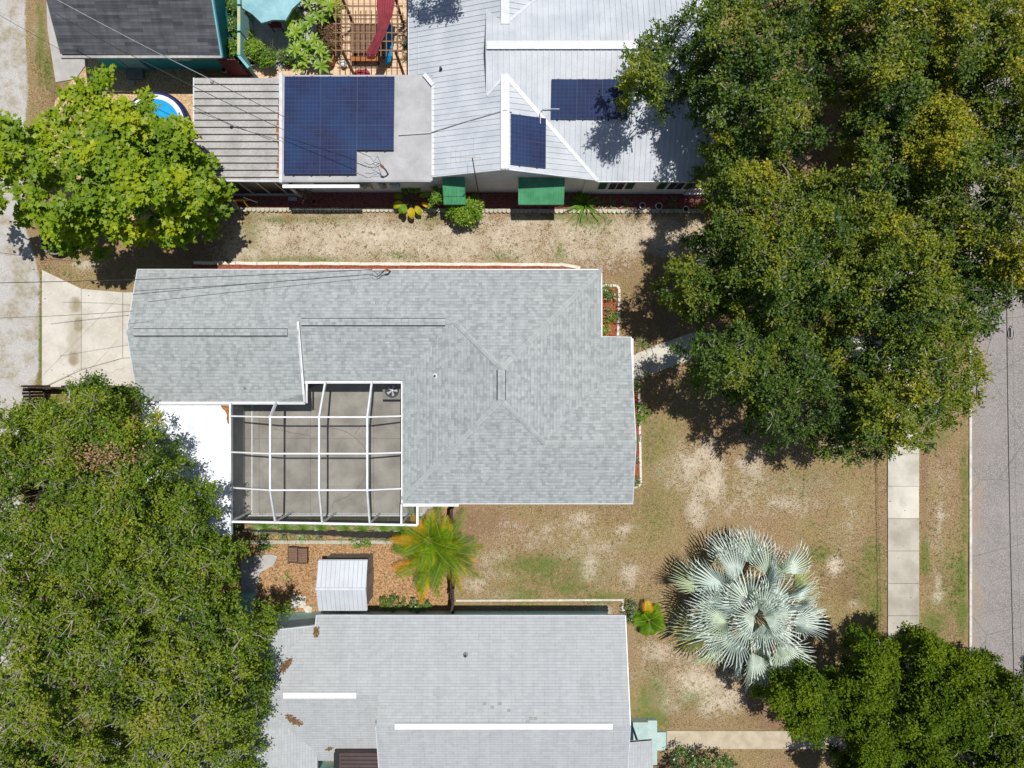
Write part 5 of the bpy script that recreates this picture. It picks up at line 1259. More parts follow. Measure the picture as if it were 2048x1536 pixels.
def tree(name, label, outline, trunk, zlo, zhi, spacing, twigs, leaves, lsize, mleaf, group=None, cat='tree', twl=(.25, .55), gap=.30, seed=1, edge=130., tmpl=T_OVAL,
         upness=.8, bark='bark', low=.35, clump_r=.22, tint_c=.5, tint_s=.22, trunk_r=.22, pale_twigs=.2, flat=.55, lump=1.1, under=True, erode=.6):
    rn = np.random.default_rng(seed); poly = outline
    xs_ = [p[0] for p in poly]; ys_ = [p[1] for p in poly]; ppm = K / (1 - zhi / H); sp = spacing * ppm
    X, Y = np.meshgrid(np.arange(min(xs_), max(xs_), sp), np.arange(min(ys_), max(ys_), sp * .87))
    X = X + (np.arange(X.shape[0]) % 2)[:, None] * sp / 2; X = (X + rn.uniform(-.42, .42, X.shape) * sp).ravel(); Y = (Y + rn.uniform(-.42, .42, Y.shape) * sp).ravel()
    d = pdist(X, Y, poly); wob_ = (vnoise(X / 38., Y / 38., seed) - .5) * 46 + (vnoise(X / 15., Y / 15., seed + 9) - .5) * 22
    d = d + wob_ * min(1., edge / 100.) - erode * twl[1] * ppm
    lumpn = vnoise(X / 62., Y / 62., seed + 3) * .45 + vnoise(X / 26., Y / 26., seed + 5) * .33 + vnoise(X / 13., Y / 13., seed + 6) * .22
    keep = (d > 0) & (lumpn > gap)
    X, Y, d, L = X[keep], Y[keep], d[keep], lumpn[keep]
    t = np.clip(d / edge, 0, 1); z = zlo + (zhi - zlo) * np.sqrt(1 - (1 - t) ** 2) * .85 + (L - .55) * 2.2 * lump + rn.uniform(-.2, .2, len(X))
    z = np.clip(z, .5 if zhi < 4 else 1.5, zhi)
    C = px2w(X, Y, z)
    tint_cl = np.clip(tint_c + (L - .52) * tint_s * 3.2 + (vnoise(X / 45., Y / 45., seed + 7) - .5) * tint_s * 2.2 + rn.normal(0, tint_s * .5, len(X)), 0, 1)  # higher clumps yellower: sunlit tops put into the leaf colour, along with new growth
    nlow = int(len(C) * low)
    if nlow:
        idx = rn.choice(len(C), nlow, replace=False); CL = C[idx].copy(); CL[:, 2] = np.maximum(CL[:, 2] - rn.uniform(.7, 2.0, nlow) * (zhi / 8.), .4); CL[:, :2] += rn.normal(0, .15, (nlow, 2))
        C2 = np.concatenate([C, CL]); tc = np.concatenate([tint_cl, tint_cl[idx]])
    else: C2 = C; tc = tint_cl
    n = len(C2); ctr = W(trunk[0], trunk[1], 0); c3 = np.array([ctr.x, ctr.y, max(zlo * .5, .3)])
    out = unit(C2 - c3)
    # twigs
    D = unit(rn.normal(0, 1, (n, twigs, 3)) * np.array([1, 1, flat]) + out[:, None, :] * .55 + np.array([0, 0, .22]))
    Lt = rn.uniform(twl[0], twl[1], (n, twigs, 1)); S = C2[:, None, :] + D * clump_r * .35
    f = (np.arange(leaves) + .6) / leaves
    P = S[:, :, None, :] + D[:, :, None, :] * (Lt[:, :, None, :] * f[None, None, :, None]); P = P + rn.normal(0, .028, P.shape) * (lsize / .09)
    P[..., 2] -= (f ** 2)[None, None, :] * .06
    ax = D[:, :, None, :] + rn.normal(0, .75, P.shape); nm = rn.normal(0, .62, P.shape) + np.array([0, 0, upness])
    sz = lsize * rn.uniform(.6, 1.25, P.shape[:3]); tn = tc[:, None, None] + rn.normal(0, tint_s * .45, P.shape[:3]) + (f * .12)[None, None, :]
    P = P.reshape(-1, 3); ax = ax.reshape(-1, 3); nm = nm.reshape(-1, 3)
    base = Vector((ctr.x, ctr.y, 0)); root = thing(name, label, cat, base, group)
    npmesh('crown', cards(P, ax, nm, sz.ravel(), tmpl), len(tmpl), tn.ravel(), mleaf, root)
    # trunk, limbs and twigs
    mb = MB(); rr = random.Random(seed); top = Vector((ctr.x + rr.uniform(-.2, .2), ctr.y + rr.uniform(-.2, .2), zlo * .62 if zhi > 4 else zlo * .4 + .1))
    mb.tube([base - Vector((0, 0, .1)), base.lerp(top, .5) + Vector((.06, .03, 0)), top], [trunk_r * 1.3, trunk_r, trunk_r * .85], 9)
    nl = max(4, min(12, len(C) // 40)); sel = rn.choice(len(C), min(nl, len(C)), replace=False); nodes_ = [np.array(top)]
    for i in sel:
        e = Vector(C[i]) - Vector((0, 0, .5 if zhi > 4 else .15)); m1 = top.lerp(e, .4) + Vector((rr.uniform(-.3, .3), rr.uniform(-.3, .3), rr.uniform(0, .4) * (zhi / 8))); m2 = top.lerp(e, .75) + Vector((rr.uniform(-.2, .2), rr.uniform(-.2, .2), .2 * (zhi / 8)))
        mb.tube([top, m1, m2, e], [trunk_r * .5, trunk_r * .36, trunk_r * .22, trunk_r * .1], 6, smooth=True)
        for u in (m1, m2, e, m1.lerp(m2, .5), m2.lerp(e, .5)): nodes_.append(np.array(u))
    order = np.argsort(np.linalg.norm(C[:, :2] - np.array([top.x, top.y]), axis=1)); NN = np.array(nodes_)
    for q, i in enumerate(order):
        if q % 2 and zhi > 4 and len(C) > 300: continue
        c = C[i]; dd = np.linalg.norm((NN - c) * np.array([1, 1, .6]), axis=1) + (NN[:, 2] > c[2] + .2) * .8; j = int(np.argmin(dd)); a_ = Vector(NN[j]); e = Vector(c)
        r0 = min(.045, .018 + .014 * dd[j]) * (1 if zhi > 4 else .6)
        mdp = a_.lerp(e, .5) + Vector((rr.uniform(-.12, .12), rr.uniform(-.12, .12), rr.uniform(-.05, .12)))
        ext = e + (e - mdp).normalized() * (.35 if rr.random() < pale_twigs else .08) + Vector((0, 0, .40 if rr.random() < pale_twigs else 0))
        mb.tube([a_, mdp, e, ext], [r0, r0 * .8, r0 * .55, r0 * .3], 4, cap=False)
        NN = np.vstack([NN, c])
        if rr.random() < pale_twigs:
            for _ in range(3):
                u = e + Vector((rr.uniform(-.5, .5), rr.uniform(-.5, .5), rr.uniform(.25, .55))); mb.tube([mdp.lerp(e, .6), e.lerp(u, .5) + Vector((rr.uniform(-.08, .08), rr.uniform(-.08, .08), 0)), u], [r0 * .75, r0 * .55, r0 * .35], 3, cap=False)
    mb.build('trunk', bark, root)
    return root, len(tn.ravel())

oak = dict(spacing=.40, twigs=20, leaves=11, lsize=.105, flat=.6, lump=2.4, mleaf='leaf_oak', group='oaks along the street side', gap=.29, low=.7, erode=.25, zlo=4.2, zhi=8.6)
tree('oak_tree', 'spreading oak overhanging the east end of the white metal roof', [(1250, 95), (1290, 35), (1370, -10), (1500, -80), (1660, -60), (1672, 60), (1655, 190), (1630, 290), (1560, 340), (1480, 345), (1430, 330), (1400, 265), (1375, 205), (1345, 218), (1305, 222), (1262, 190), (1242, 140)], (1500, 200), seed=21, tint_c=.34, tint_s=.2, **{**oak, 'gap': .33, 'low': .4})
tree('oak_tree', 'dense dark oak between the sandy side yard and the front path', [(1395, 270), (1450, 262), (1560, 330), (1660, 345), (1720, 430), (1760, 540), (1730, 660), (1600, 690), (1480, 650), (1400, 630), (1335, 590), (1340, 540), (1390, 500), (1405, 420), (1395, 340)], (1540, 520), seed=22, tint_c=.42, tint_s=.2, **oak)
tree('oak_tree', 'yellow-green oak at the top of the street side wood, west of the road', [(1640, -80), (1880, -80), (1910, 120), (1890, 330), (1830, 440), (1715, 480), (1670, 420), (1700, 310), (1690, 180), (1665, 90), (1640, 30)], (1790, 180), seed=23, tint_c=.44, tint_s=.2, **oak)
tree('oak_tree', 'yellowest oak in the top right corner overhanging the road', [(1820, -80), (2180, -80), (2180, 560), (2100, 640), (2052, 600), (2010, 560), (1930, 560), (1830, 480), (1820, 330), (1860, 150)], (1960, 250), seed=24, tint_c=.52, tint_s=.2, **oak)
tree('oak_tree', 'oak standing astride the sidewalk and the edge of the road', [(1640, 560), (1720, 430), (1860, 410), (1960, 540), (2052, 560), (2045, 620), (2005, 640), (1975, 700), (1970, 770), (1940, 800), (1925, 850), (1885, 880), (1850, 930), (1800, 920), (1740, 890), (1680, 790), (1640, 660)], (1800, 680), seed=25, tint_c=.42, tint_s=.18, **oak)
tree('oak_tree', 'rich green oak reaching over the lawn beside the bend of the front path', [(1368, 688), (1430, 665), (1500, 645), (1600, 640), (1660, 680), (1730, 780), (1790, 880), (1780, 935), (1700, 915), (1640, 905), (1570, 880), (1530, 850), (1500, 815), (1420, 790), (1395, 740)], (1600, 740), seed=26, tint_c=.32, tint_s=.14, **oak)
okl = dict(spacing=.40, twigs=20, leaves=11, lsize=.100, flat=.6, lump=2.5, mleaf='leaf_oak_left', group='oaks of the west garden', gap=.29, low=.7, erode=.6, pale_twigs=.9, tint_c=.55, tint_s=.17)
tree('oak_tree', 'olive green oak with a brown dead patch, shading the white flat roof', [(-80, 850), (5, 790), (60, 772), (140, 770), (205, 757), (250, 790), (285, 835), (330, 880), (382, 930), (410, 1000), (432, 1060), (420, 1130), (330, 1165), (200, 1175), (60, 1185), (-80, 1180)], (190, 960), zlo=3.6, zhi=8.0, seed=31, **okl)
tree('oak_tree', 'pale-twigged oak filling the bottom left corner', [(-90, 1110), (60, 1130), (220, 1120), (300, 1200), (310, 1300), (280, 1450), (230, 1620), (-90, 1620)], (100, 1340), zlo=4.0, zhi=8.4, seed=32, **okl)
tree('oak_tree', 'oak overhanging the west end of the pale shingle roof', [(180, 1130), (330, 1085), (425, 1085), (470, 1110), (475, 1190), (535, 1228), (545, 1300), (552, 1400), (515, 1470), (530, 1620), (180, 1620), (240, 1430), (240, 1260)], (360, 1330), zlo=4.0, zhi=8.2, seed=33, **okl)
tree('oak_tree', 'tree just beyond the top edge, its crown shading the metal roof by the pergola', [(850, -75), (885, -55), (925, -62), (945, -110), (930, -170), (860, -190), (800, -150), (805, -95)], (812, -120), 5.2, 7.4, .42, 15, 9, .11, 'leaf_oak', twl=(.25, .5), gap=.1, seed=27, edge=40, erode=.1, low=.3, trunk_r=.14)
tree('maple_tree', 'bright green tree with large lobed leaves by the alley', [(-60, 215), (20, 215), (95, 225), (100, 165), (140, 150), (165, 150), (190, 122), (235, 130), (240, 185), (300, 180), (342, 190), (350, 222), (385, 250), (408, 290), (422, 350), (430, 405), (405, 440), (360, 468), (325, 498), (300, 530), (270, 530), (250, 505), (190, 500), (100, 495), (40, 470), (-10, 440), (-60, 430)],
     (210, 330), 3.2, 7.2, .43, 12, 7, .205, 'leaf_maple', twl=(.25, .5), gap=.36, seed=41, edge=120, tmpl=T_LOBE, upness=1.5, tint_c=.5, tint_s=.16, pale_twigs=.08, low=.45, bark='bark_brown', erode=.5, lump=2.2)
ced = dict(spacing=.36, twigs=40, leaves=10, lsize=.10, mleaf='leaf_cedar', group='dark cedars in the bottom right corner', twl=(.2, .42), gap=.32, edge=70, flat=.9, upness=.5, tint_c=.52, tint_s=.16, low=.5, lump=1.7, pale_twigs=.10)
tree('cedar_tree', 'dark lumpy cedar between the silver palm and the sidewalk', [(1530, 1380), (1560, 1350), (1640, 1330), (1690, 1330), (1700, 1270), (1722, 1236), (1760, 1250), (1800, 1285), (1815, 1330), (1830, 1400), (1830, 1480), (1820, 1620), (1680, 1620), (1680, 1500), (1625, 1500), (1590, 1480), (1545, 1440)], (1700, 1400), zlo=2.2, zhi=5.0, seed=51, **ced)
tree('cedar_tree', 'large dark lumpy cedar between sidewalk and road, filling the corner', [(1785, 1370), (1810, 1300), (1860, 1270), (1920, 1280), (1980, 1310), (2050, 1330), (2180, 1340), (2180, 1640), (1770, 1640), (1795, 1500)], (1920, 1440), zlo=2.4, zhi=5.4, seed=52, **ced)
tree('garden_shrub', 'sparse dark green shrub south of the neighbour path beside the porch', [(1330, 1560), (1345, 1520), (1385, 1508), (1440, 1515), (1480, 1540), (1480, 1620), (1330, 1620)], (1400, 1575), .8, 2.2, .34, 10, 6, .09, 'leaf_shrub', cat='shrub', seed=61, twl=(.15, .3), gap=.2, edge=30, erode=.1, trunk_r=.06)

def rnd(x, y, rx, ry, n=14, s=1, j=.12):
    rr = random.Random(s); return [(x + rx * rr.uniform(1 - j, 1 + j) * math.cos(k * 2 * math.pi / n), y + ry * rr.uniform(1 - j, 1 + j) * math.sin(k * 2 * math.pi / n)) for k in range(n)]
def bush(name, label, x, y, rx, ry, zlo, zhi, m='leaf_shrub', ls=.08, seed=1, cat='shrub', sp=.2, tmpl=T_OVAL, tw=9, lv=5, tint=.5, group=None, **k):
    kw = dict(twl=(.08, .2), gap=.0, edge=max(12, min(rx, ry)), erode=.05, trunk_r=.04, clump_r=.08, low=.2, pale_twigs=.05, lump=.15, tint_c=tint); kw.update(k)
    return tree(name, label, rnd(x, y, rx, ry, s=seed), (x, y), zlo, zhi, sp, tw, lv, ls, m, seed=seed, cat=cat, tmpl=tmpl, group=group, **kw)
bush('flowering_bush', 'round bright green bush in the front bed beside the middle house wall', 1281, 828, 15, 24, .4, 1.3, 'leaf_bright', .075, 71, tint=.35)
bush('bright_shrub', 'bright lime bush below the smaller green awning', 931, 421, 32, 27, .6, 1.5, 'leaf_bright', .13, 72, tmpl=T_LONG, sp=.17, tw=9, lv=5)
bush('bright_shrub', 'lime shrub between the big-leaf plant and the smaller green awning', 874, 393, 19, 18, .6, 1.7, 'leaf_bright', .13, 73, tmpl=T_LONG, sp=.18, tw=8, lv=5)
bush('ground_vine', 'patch of bright green creeping vine over the timber border', 717, 1088, 20, 13, .15, .5, 'leaf_bright', .07, 74, 'vine', tint=.25)
bush('ground_vine', 'small green creeper on the timber border next to the golden palm', 776, 1083, 14, 7, .15, .4, 'leaf_shrub', .07, 75, 'vine', tint=.7)
bush('low_hedge', 'square patch of green ground plants south of the golden palm', 786, 1207, 26, 14, .15, .5, 'leaf_bright', .07, 76, tint=.2)
bush('low_hedge', 'dark green ivy mound against the teal wall beneath the palm fence', 838, 1211, 24, 11, .15, .6, 'leaf_shrub', .09, 77, tint=.75)
for i, (x, y, rx, ry, zl, zh, m, ti, lb) in enumerate([(478, 92, 22, 18, .5, 1.3, 'leaf_bright', .2, 'leafy green shrub in the middle of the courtyard pot bed'), (505, 98, 20, 16, .5, 1.2, 'leaf_bright', .5, 'brightest courtyard shrub above the silver tub'), (529, 112, 12, 14, .4, 1.0, 'leaf_bright', .25, 'green shrub in the round stone coloured pot'),
      (468, 46, 16, 16, .4, 1.2, 'leaf_shrub', .6, 'dark leafy courtyard shrub beside the driftwood'), (477, 12, 22, 16, .4, 1.4, 'leaf_shrub', .4, 'dark mixed shrub at the top edge beside the parasol'), (484, 66, 16, 10, .3, .8, 'leaf_maple', .6, 'yellow flecked shrub just south of the clay pots'),
      (441, 36, 7, 9, .5, .9, 'leaf_shrub', .6, 'small green plant growing in the brown fence pot'), (572, 112, 16, 12, .3, .8, 'leaf_shrub', .5, 'sparse grey-green plant in the dark brown pot'), (662, 60, 14, 34, .4, 1.2, 'leaf_dead', .1, 'purple-brown shrub between plumeria and pergola'),
      (650, 92, 12, 12, .4, 1.0, 'leaf_shrub', .7, 'green shrub behind the terracotta urn')]):
    bush('courtyard_shrub', lb, x, y, rx * 1.25, ry * 1.25, zl, zh, m, .10 if m == 'leaf_bright' else .08, 80 + i, tint=ti, sp=.14, tw=10, lv=6)
bush('dead_shrub', 'straggly dead brown shrub beside the porch door', 610, 385, 16, 14, .6, 1.4, 'leaf_dead', .06, 95, tint=.4, tw=4, lv=3, pale_twigs=.9, bark='bark_brown')
bush('corner_shrub', 'dark straw-green shrub between the teal house corner and the small golden palm', 1262, 1226, 16, 26, .2, .7, 'leaf_shrub', .07, 96, tint=.2, tw=6)
for i, (x, y, lb) in enumerate([(1222, 590, 'spiky young plant at the north end of the north front bed'), (1211, 617, 'small dark plant by the roof edge in the north front bed'), (1224, 633, 'green young plant in the middle of the north front bed'), (1212, 661, 'yellow-tipped plant at the south end of the north front bed'),
      (1271, 772, 'low green plant at the north end of the south front bed'), (1271, 878, 'small plant just south of the round bush'), (1269, 922, 'low plant midway along the south front bed'), (1270, 962, 'low plant at the south end of the south front bed'), (1208, 580, 'green sprig at the roof corner in the north front bed')]):
    bush('bed_plant', lb, x, y, 8 if x > 1215 else 6, 8, .1, .35, 'leaf_bright' if i in (3, 2, 4) else 'leaf_shrub', .12, 100 + i, 'plant', .12, T_LONG, 6, 2, tint=.9 if i == 3 else .45)
# dead clump in the west oak
q = W(205, 915, 7.7); nn = 900; P = np.array(q) + RN.normal(0, 1, (nn, 3)) * np.array([.75, .28, .22]); npd = unit(RN.normal(0, 1, (nn, 3)) + np.array([0, 0, .8]))
oakw = [o for o in COL.objects if o.get('label', '').startswith('olive green oak')][0]
npmesh('dead_branch', cards(P, RN.normal(0, 1, (nn, 3)), npd, RN.uniform(.06, .12, nn), T_OVAL), 4, RN.uniform(.3, 1, nn), 'leaf_dead', oakw)
# leaf drifts on the pale roof
for (x, y, rx, ry, ang, lb) in LB:
    c = on_roof(x, y, TP + tXp, 0); n_ = int(rx * ry * 5); a = RN.normal(0, .45, (n_, 2)) * np.array([rx, ry]); ca, sa = math.cos(math.radians(ang)), math.sin(math.radians(ang))
    wx = c.x + (a[:, 0] * ca - a[:, 1] * sa) / 47; wy = c.y + (a[:, 0] * sa + a[:, 1] * ca) / 47
    zz = np.array([zroof(TP + tXp, u, v, c.z) for u, v in zip(wx, wy)]) + RN.uniform(.03, .06, n_); P = np.stack([wx, wy, zz], -1)
    o = npmesh('leaf_drift', cards(P, RN.normal(0, 1, (n_, 3)), RN.normal(0, .5, (n_, 3)) + np.array([0, 0, 1]), RN.uniform(.06, .12, n_), T_OVAL), 4, RN.uniform(0, .6, n_), 'leaf_dead', loc=c); stuff(tag(o, lb, 'leaf litter'))

# arching blades: grass clumps, lilies, cycads
def blades(name, label, px, py, n, L, wd, m, tint, up=.9, h0=.03, seed=1, cat='plant', group=None, arch=1., sector=None):
    rr = random.Random(seed); p = W(px, py, .2); c = Vector((p.x, p.y, h0)); root = thing(name, label, cat, c, group); V = []; T = []
    for i in range(n):
        a = rr.uniform(0, 6.283) if sector is None else rr.uniform(*sector); l = L * rr.uniform(.65, 1.1); e = rr.uniform(.25, 1.3) * up; d = Vector((math.cos(a), math.sin(a), 0)); s = Vector((-d.y, d.x, 0)) * wd * rr.uniform(.7, 1.2)
        pts = []; k = 5
        for j in range(k + 1):
            f = j / k; pts.append(c + d * (l * f * math.cos(e) + .12 * l * f * f) + Vector((0, 0, l * (f * math.sin(e) - .75 * arch * f * f * math.sin(e)))))
        tt = tint + rr.uniform(-.18, .18)
        for j in range(k):
            w0 = 1 - (j / k) ** 2 * .9; w1 = 1 - ((j + 1) / k) ** 2 * .97; V += [pts[j] - s * w0, pts[j + 1] - s * w1, pts[j + 1] + s * w1, pts[j] + s * w0]; T.append(tt + j * .02)
    npmesh('blades', np.array([tuple(v) for v in V]), 4, np.array(T), m, root); return root
lb8 = ['leftmost', 'second', 'third', 'fourth', 'fifth', 'sixth', 'seventh', 'rightmost']
for i, x in enumerate((528, 568, 604, 640, 690, 722, 765, 800)):
    blades('grass_clump', 'arching lily grass clump below the white cage wall, the %s of the eight' % lb8[i] if i in (0, 7) else 'arching lily grass clump below the white cage wall, %s from the left of the eight' % lb8[i], x, 1057 + (i % 3) * 2, 90, R.uniform(.8, 1.0), .019, 'leaf_shrub', .8, seed=200 + i, group='lily grass clumps below the screen enclosure')
blades('grass_clump', 'arching lily grass clump in the wood chips south of the timber border', 530, 1094, 60, .6, .015, 'leaf_shrub', .7, seed=210)
blades('grass_tuft', 'thin yellow-green tuft in the chips between table and big oak', 572, 1155, 18, .4, .01, 'leaf_shrub', .9, seed=211)
blades('spiky_plant', 'spiky straw-green plant in the lawn north of the front path', 1285, 688, 40, .6, .018, 'leaf_grass', .72, seed=212)
blades('spiky_plant', 'low spiky tuft on the south edge of the front path', 1292, 750, 30, .45, .014, 'leaf_grass', .65, seed=213)
blades('fan_palm', 'young green fan palm arching over the scalloped edging', 1170, 405, 46, 1.15, .035, 'leaf_palm', .25, seed=214, cat='palm', arch=.9)
blades('spiky_plant', 'dark thin-leaved yucca among the plumeria', 640, 76, 40, .55, .012, 'leaf_shrub', .8, seed=215)
blades('spiky_plant', 'green spiky plant on the tan pavers against the white metal roof, the upper one', 812, 88, 26, .35, .016, 'leaf_shrub', .6, seed=216); blades('spiky_plant', 'dark red-green spiky plant on the tan pavers against the white metal roof, the lower one', 812, 114, 26, .4, .016, 'leaf_dead', .2, seed=217)
blades('yellow_croton', 'yellow-green leafy plant at the top left corner of the pergola', 666, 12, 60, .75, .04, 'leaf_maple', .8, seed=218)
blades('potted_cactus', 'curly pale plant beside the sawhorse in the maroon bed', 515, 405, 20, .35, .018, 'leaf_grass', .6, seed=219)
for i, (x, y, lb) in enumerate([(1205, 405, 'small yellow flecked plant in the shade right of the young fan palm'), (1222, 407, 'small green twiggy plant in the shaded bed, second right of the fan palm'), (1255, 410, 'drooping thin-leaved plant left of the white pots'), (1350, 402, 'long-stemmed straggly plant at the foot of the white railing')]):
    blades('bed_plant', lb, x, y, 12, .6, .015, 'leaf_shrub', .7, seed=220 + i, group='plants in the shaded bed')

# big-leaf plant
def leafpaddle(V, T, base, d, L, wd, e0, tint, droop=.9, stem=.35):
    s = Vector((-d.y, d.x, 0)); k = 7; prev = None
    for j in range(k + 1):
        f = j / k; el = e0 - droop * f * 1.6; 
        if prev is None: p = base + d * (stem * math.cos(e0)) + Vector((0, 0, stem * math.sin(e0)))
        else: p = prev[0] + d * (L / k * math.cos(el)) + Vector((0, 0, L / k * math.sin(el)))
        w_ = wd * (math.sin(math.pi * min(1, f * .92 + .06)) ** .7); cur = (p, p - s * w_ + Vector((0, 0, w_ * .25)), p + s * w_ + Vector((0, 0, w_ * .25)))
        if prev: V += [prev[1], cur[1], cur[0], prev[0]]; V += [prev[0], cur[0], cur[2], prev[2]]; T += [tint, tint + .06]
        prev = cur
def paddleplant(name, label, px, py, leaves, m, cat='plant', z0=.0):
    p = W(px, py, .5); c = Vector((p.x, p.y, z0)); root = thing(name, label, cat, c); V = []; T = []; mb = MB()
    for a, L, wd, e, ti, st in leaves:
        d = Vector((math.cos(a), math.sin(a), 0)); leafpaddle(V, T, c + Vector((0, 0, .35)), d, L, wd, e, ti, stem=st); mb.tube([c, c + Vector((0, 0, .35)), c + Vector((0, 0, .35)) + d * (st * math.cos(e)) + Vector((0, 0, st * math.sin(e)))], [.03, .02, .012], 5)
    npmesh('leaves', np.array([tuple(v) for v in V]), 4, np.array(T), m, root); mb.build('stem', 'green_dark', root); return root
rr = random.Random(5)
paddleplant('elephant_ear', 'big-leaf plant with green and yellow leaves in front of the white wall', 822, 398, [(-2.2, .55, .15, .7, .35, .5), (-1.5, .55, .17, .6, .72, .55), (-1.0, .5, .15, .5, .62, .5), (-.4, .55, .11, .4, .85, .6), (.2, .5, .12, .6, .45, .5), (-2.7, .55, .16, .5, .6, .5), (3.0, .5, .14, .7, .3, .45), (1.4, .5, .16, .9, .2, .35), (2.2, .5, .15, .8, .15, .35), (-1.9, .4, .12, .9, .4, .8), (.8, .45, .12, .8, .3, .4)], 'leaf_palm')

# plumeria rosettes
def plumeria(label, px, py, heads, seed, zt=(1.2, 2.2), L=.36):
    rr = random.Random(seed); p = W(px, py, .1); c = Vector((p.x, p.y, .03)); root = thing('plumeria', label, 'shrub', c, 'plumeria shrubs in the courtyard'); V = []; T = []; mb = MB()
    j0 = c + Vector((0, 0, .6)); mb.tube([c, j0], [.06, .045], 6)
    for hx, hy in heads:
        z = rr.uniform(*zt); h = W(hx, hy, z); mb.tube([j0, j0.lerp(h, .55) + Vector((rr.uniform(-.1, .1), rr.uniform(-.1, .1), .05)), h], [.035, .026, .02], 5); o = rr.uniform(0, 6.28); n_ = rr.randint(9, 12); ti = rr.uniform(.35, .75)
        for k in range(n_):
            a = o + k * 2.399; d = Vector((math.cos(a), math.sin(a), 0)); l = L * (.75 + .4 * k / n_) * rr.uniform(.85, 1.1)
            leafpaddle(V, T, h, d, l, l * .16, .75 - .6 * k / n_, ti + rr.uniform(-.12, .12), droop=.35, stem=.04)
    npmesh('leaves', np.array([tuple(v) for v in V]), 4, np.array(T), 'leaf_bright', root); mb.build('branch', 'bark', root)
rr = random.Random(9)
plumeria('lime green plumeria shrub nearest the parasol', 608, 30, [(x + rr.uniform(-6, 6), y + rr.uniform(-6, 6)) for x, y in ((578, 45), (595, 28), (590, 4), (612, 12), (630, 30), (645, 8), (618, 44), (643, 40), (662, 16), (605, 52), (590, 60), (630, -8), (655, -12), (600, -14), (655, 34), (672, 30))], 301)
plumeria('lime green plumeria shrub nearest the terracotta urn', 622, 100, [(x + rr.uniform(-5, 5), y + rr.uniform(-5, 5)) for x, y in ((592, 96), (606, 112), (625, 84), (640, 98), (612, 124), (632, 122), (648, 116), (598, 130), (618, 100), (590, 70), (630, 108), (643, 128), (600, 84))], 302)

# silver fan palm
def fan_leaf(V, T, hub, d, nrm, r, tint, rr, nseg=22, spread=2.5, fold=.65):
    s = nrm.cross(d).normalized()
    spread = rr.uniform(2.1, 2.8)
    for i in range(nseg):
        a = (i + .5) / nseg * spread - spread / 2; da = spread / nseg * .5; ll = r * (1 - .30 * (abs(a) / (spread / 2)) ** 2) * rr.uniform(.92, 1.04)
        dirv = lambda q_: (d * math.cos(q_) + s * math.sin(q_) + nrm * fold * abs(math.sin(q_ * .8))).normalized()
        e = dirv(a); f = dirv(a - da); g = dirv(a + da)
        lift = nrm * (.12 * r * math.cos(a * 1.0)) ; vfold = nrm * .05 * r; m = .33
        o = hub + e * .02; L_ = hub + f * ll * m + lift * .6; C_ = hub + e * ll * m + lift * .6 - vfold * 1.3; R_ = hub + g * ll * m + lift * .6
        dr = Vector((0, 0, -.12 * r * rr.uniform(.2, 2.2))); sw = s * rr.uniform(-.05, .05) * r; tip = hub + e * ll + dr + sw
        q3 = hub + e * ll * .8 - vfold * .6 + dr * .35 + lift * .5; wq = (g - f) * ll * .8 * .16
        t_ = tint + rr.uniform(-.08, .08)
        V += [o, L_, C_, C_]; V += [o, C_, R_, R_]; V += [L_, q3 - wq, q3, C_]; V += [C_, q3, q3 + wq, R_]; V += [q3 - wq, tip, tip, q3]; V += [q3, tip, tip, q3 + wq]; T += [t_] * 6
def quadtri(V):
    return np.array([tuple(v) for v in V])
def young(i, hub, d, nrm, d0, st):
    if i > 6: return hub, d, nrm
    hub = st + d0 * (.10 + .07 * i) + Vector((0, 0, 1.0 - .09 * i)); ed = .55 - .05 * i
    return hub, (d0 * math.cos(ed) + Vector((0, 0, math.sin(ed)))).normalized(), (Vector((0, 0, math.cos(ed))) - d0 * math.sin(ed)).normalized()
def silver_palm():
    rr = random.Random(12); top = W(1515, 1232, 3.1); c = Vector((top.x, top.y, 0)); root = thing('silver_fan_palm', 'huge silvery blue fan palm on the front lawn', 'palm', c); mb = MB()
    prof = [(.34, -.1), (.30, .2), (.26, .9), (.24, 1.6), (.22, 2.0), (.1, 2.3)]; mb.lathe((c.x, c.y, 0), prof, 14)
    mb.build('trunk', 'bark_brown', root); n = 42
    for i in range(n):
        f = i / n; a = i * 2.39996 + .4 + rr.uniform(-.3, .3); el = 1.45 - 1.45 * f ** .7 + rr.uniform(-.2, .2); pl = .5 + 1.6 * min(1, f * 1.5) + rr.uniform(-.35, .2); d0 = Vector((math.cos(a), math.sin(a), 0))
        st = Vector((c.x, c.y, 2.45 - .3 * f)) + d0 * .1; e2 = el - .28
        mid = st + (d0 * math.cos(el) + Vector((0, 0, math.sin(el)))) * pl * .5; hub = mid + (d0 * math.cos(e2) + Vector((0, 0, math.sin(e2)))) * pl * .5
        ed = e2 - .25 - (.95 if f < .2 else 0) + rr.uniform(-.25, .2); d = (d0 * math.cos(ed) + Vector((0, 0, math.sin(ed)))).normalized(); nrm = (Vector((0, 0, math.cos(ed))) - d0 * math.sin(ed)).normalized(); tw = rr.uniform(-1.25, 1.25) * (f > .15); sd = nrm.cross(d); nrm = (nrm * math.cos(tw) + sd * math.sin(tw)).normalized()
        hub, d, nrm = young(i, hub, d, nrm, d0, st); V, T = [], []; fan_leaf(V, T, hub, d, nrm, rr.uniform(1.6, 1.85) * (1 - .18 * (f < .12)), .45 + .35 * (f > .7) * rr.random() + rr.uniform(-.25, .25), rr)
        o = npmesh('fan_leaf', quadtri(V), 4, np.array(T), 'leaf_silver', root); m2 = MB(); m2.tube([st, mid, hub, hub + d * .25], [.045, .035, .028, .01], 5); m2.build('leaf_stalk', 'leafstalk', o)
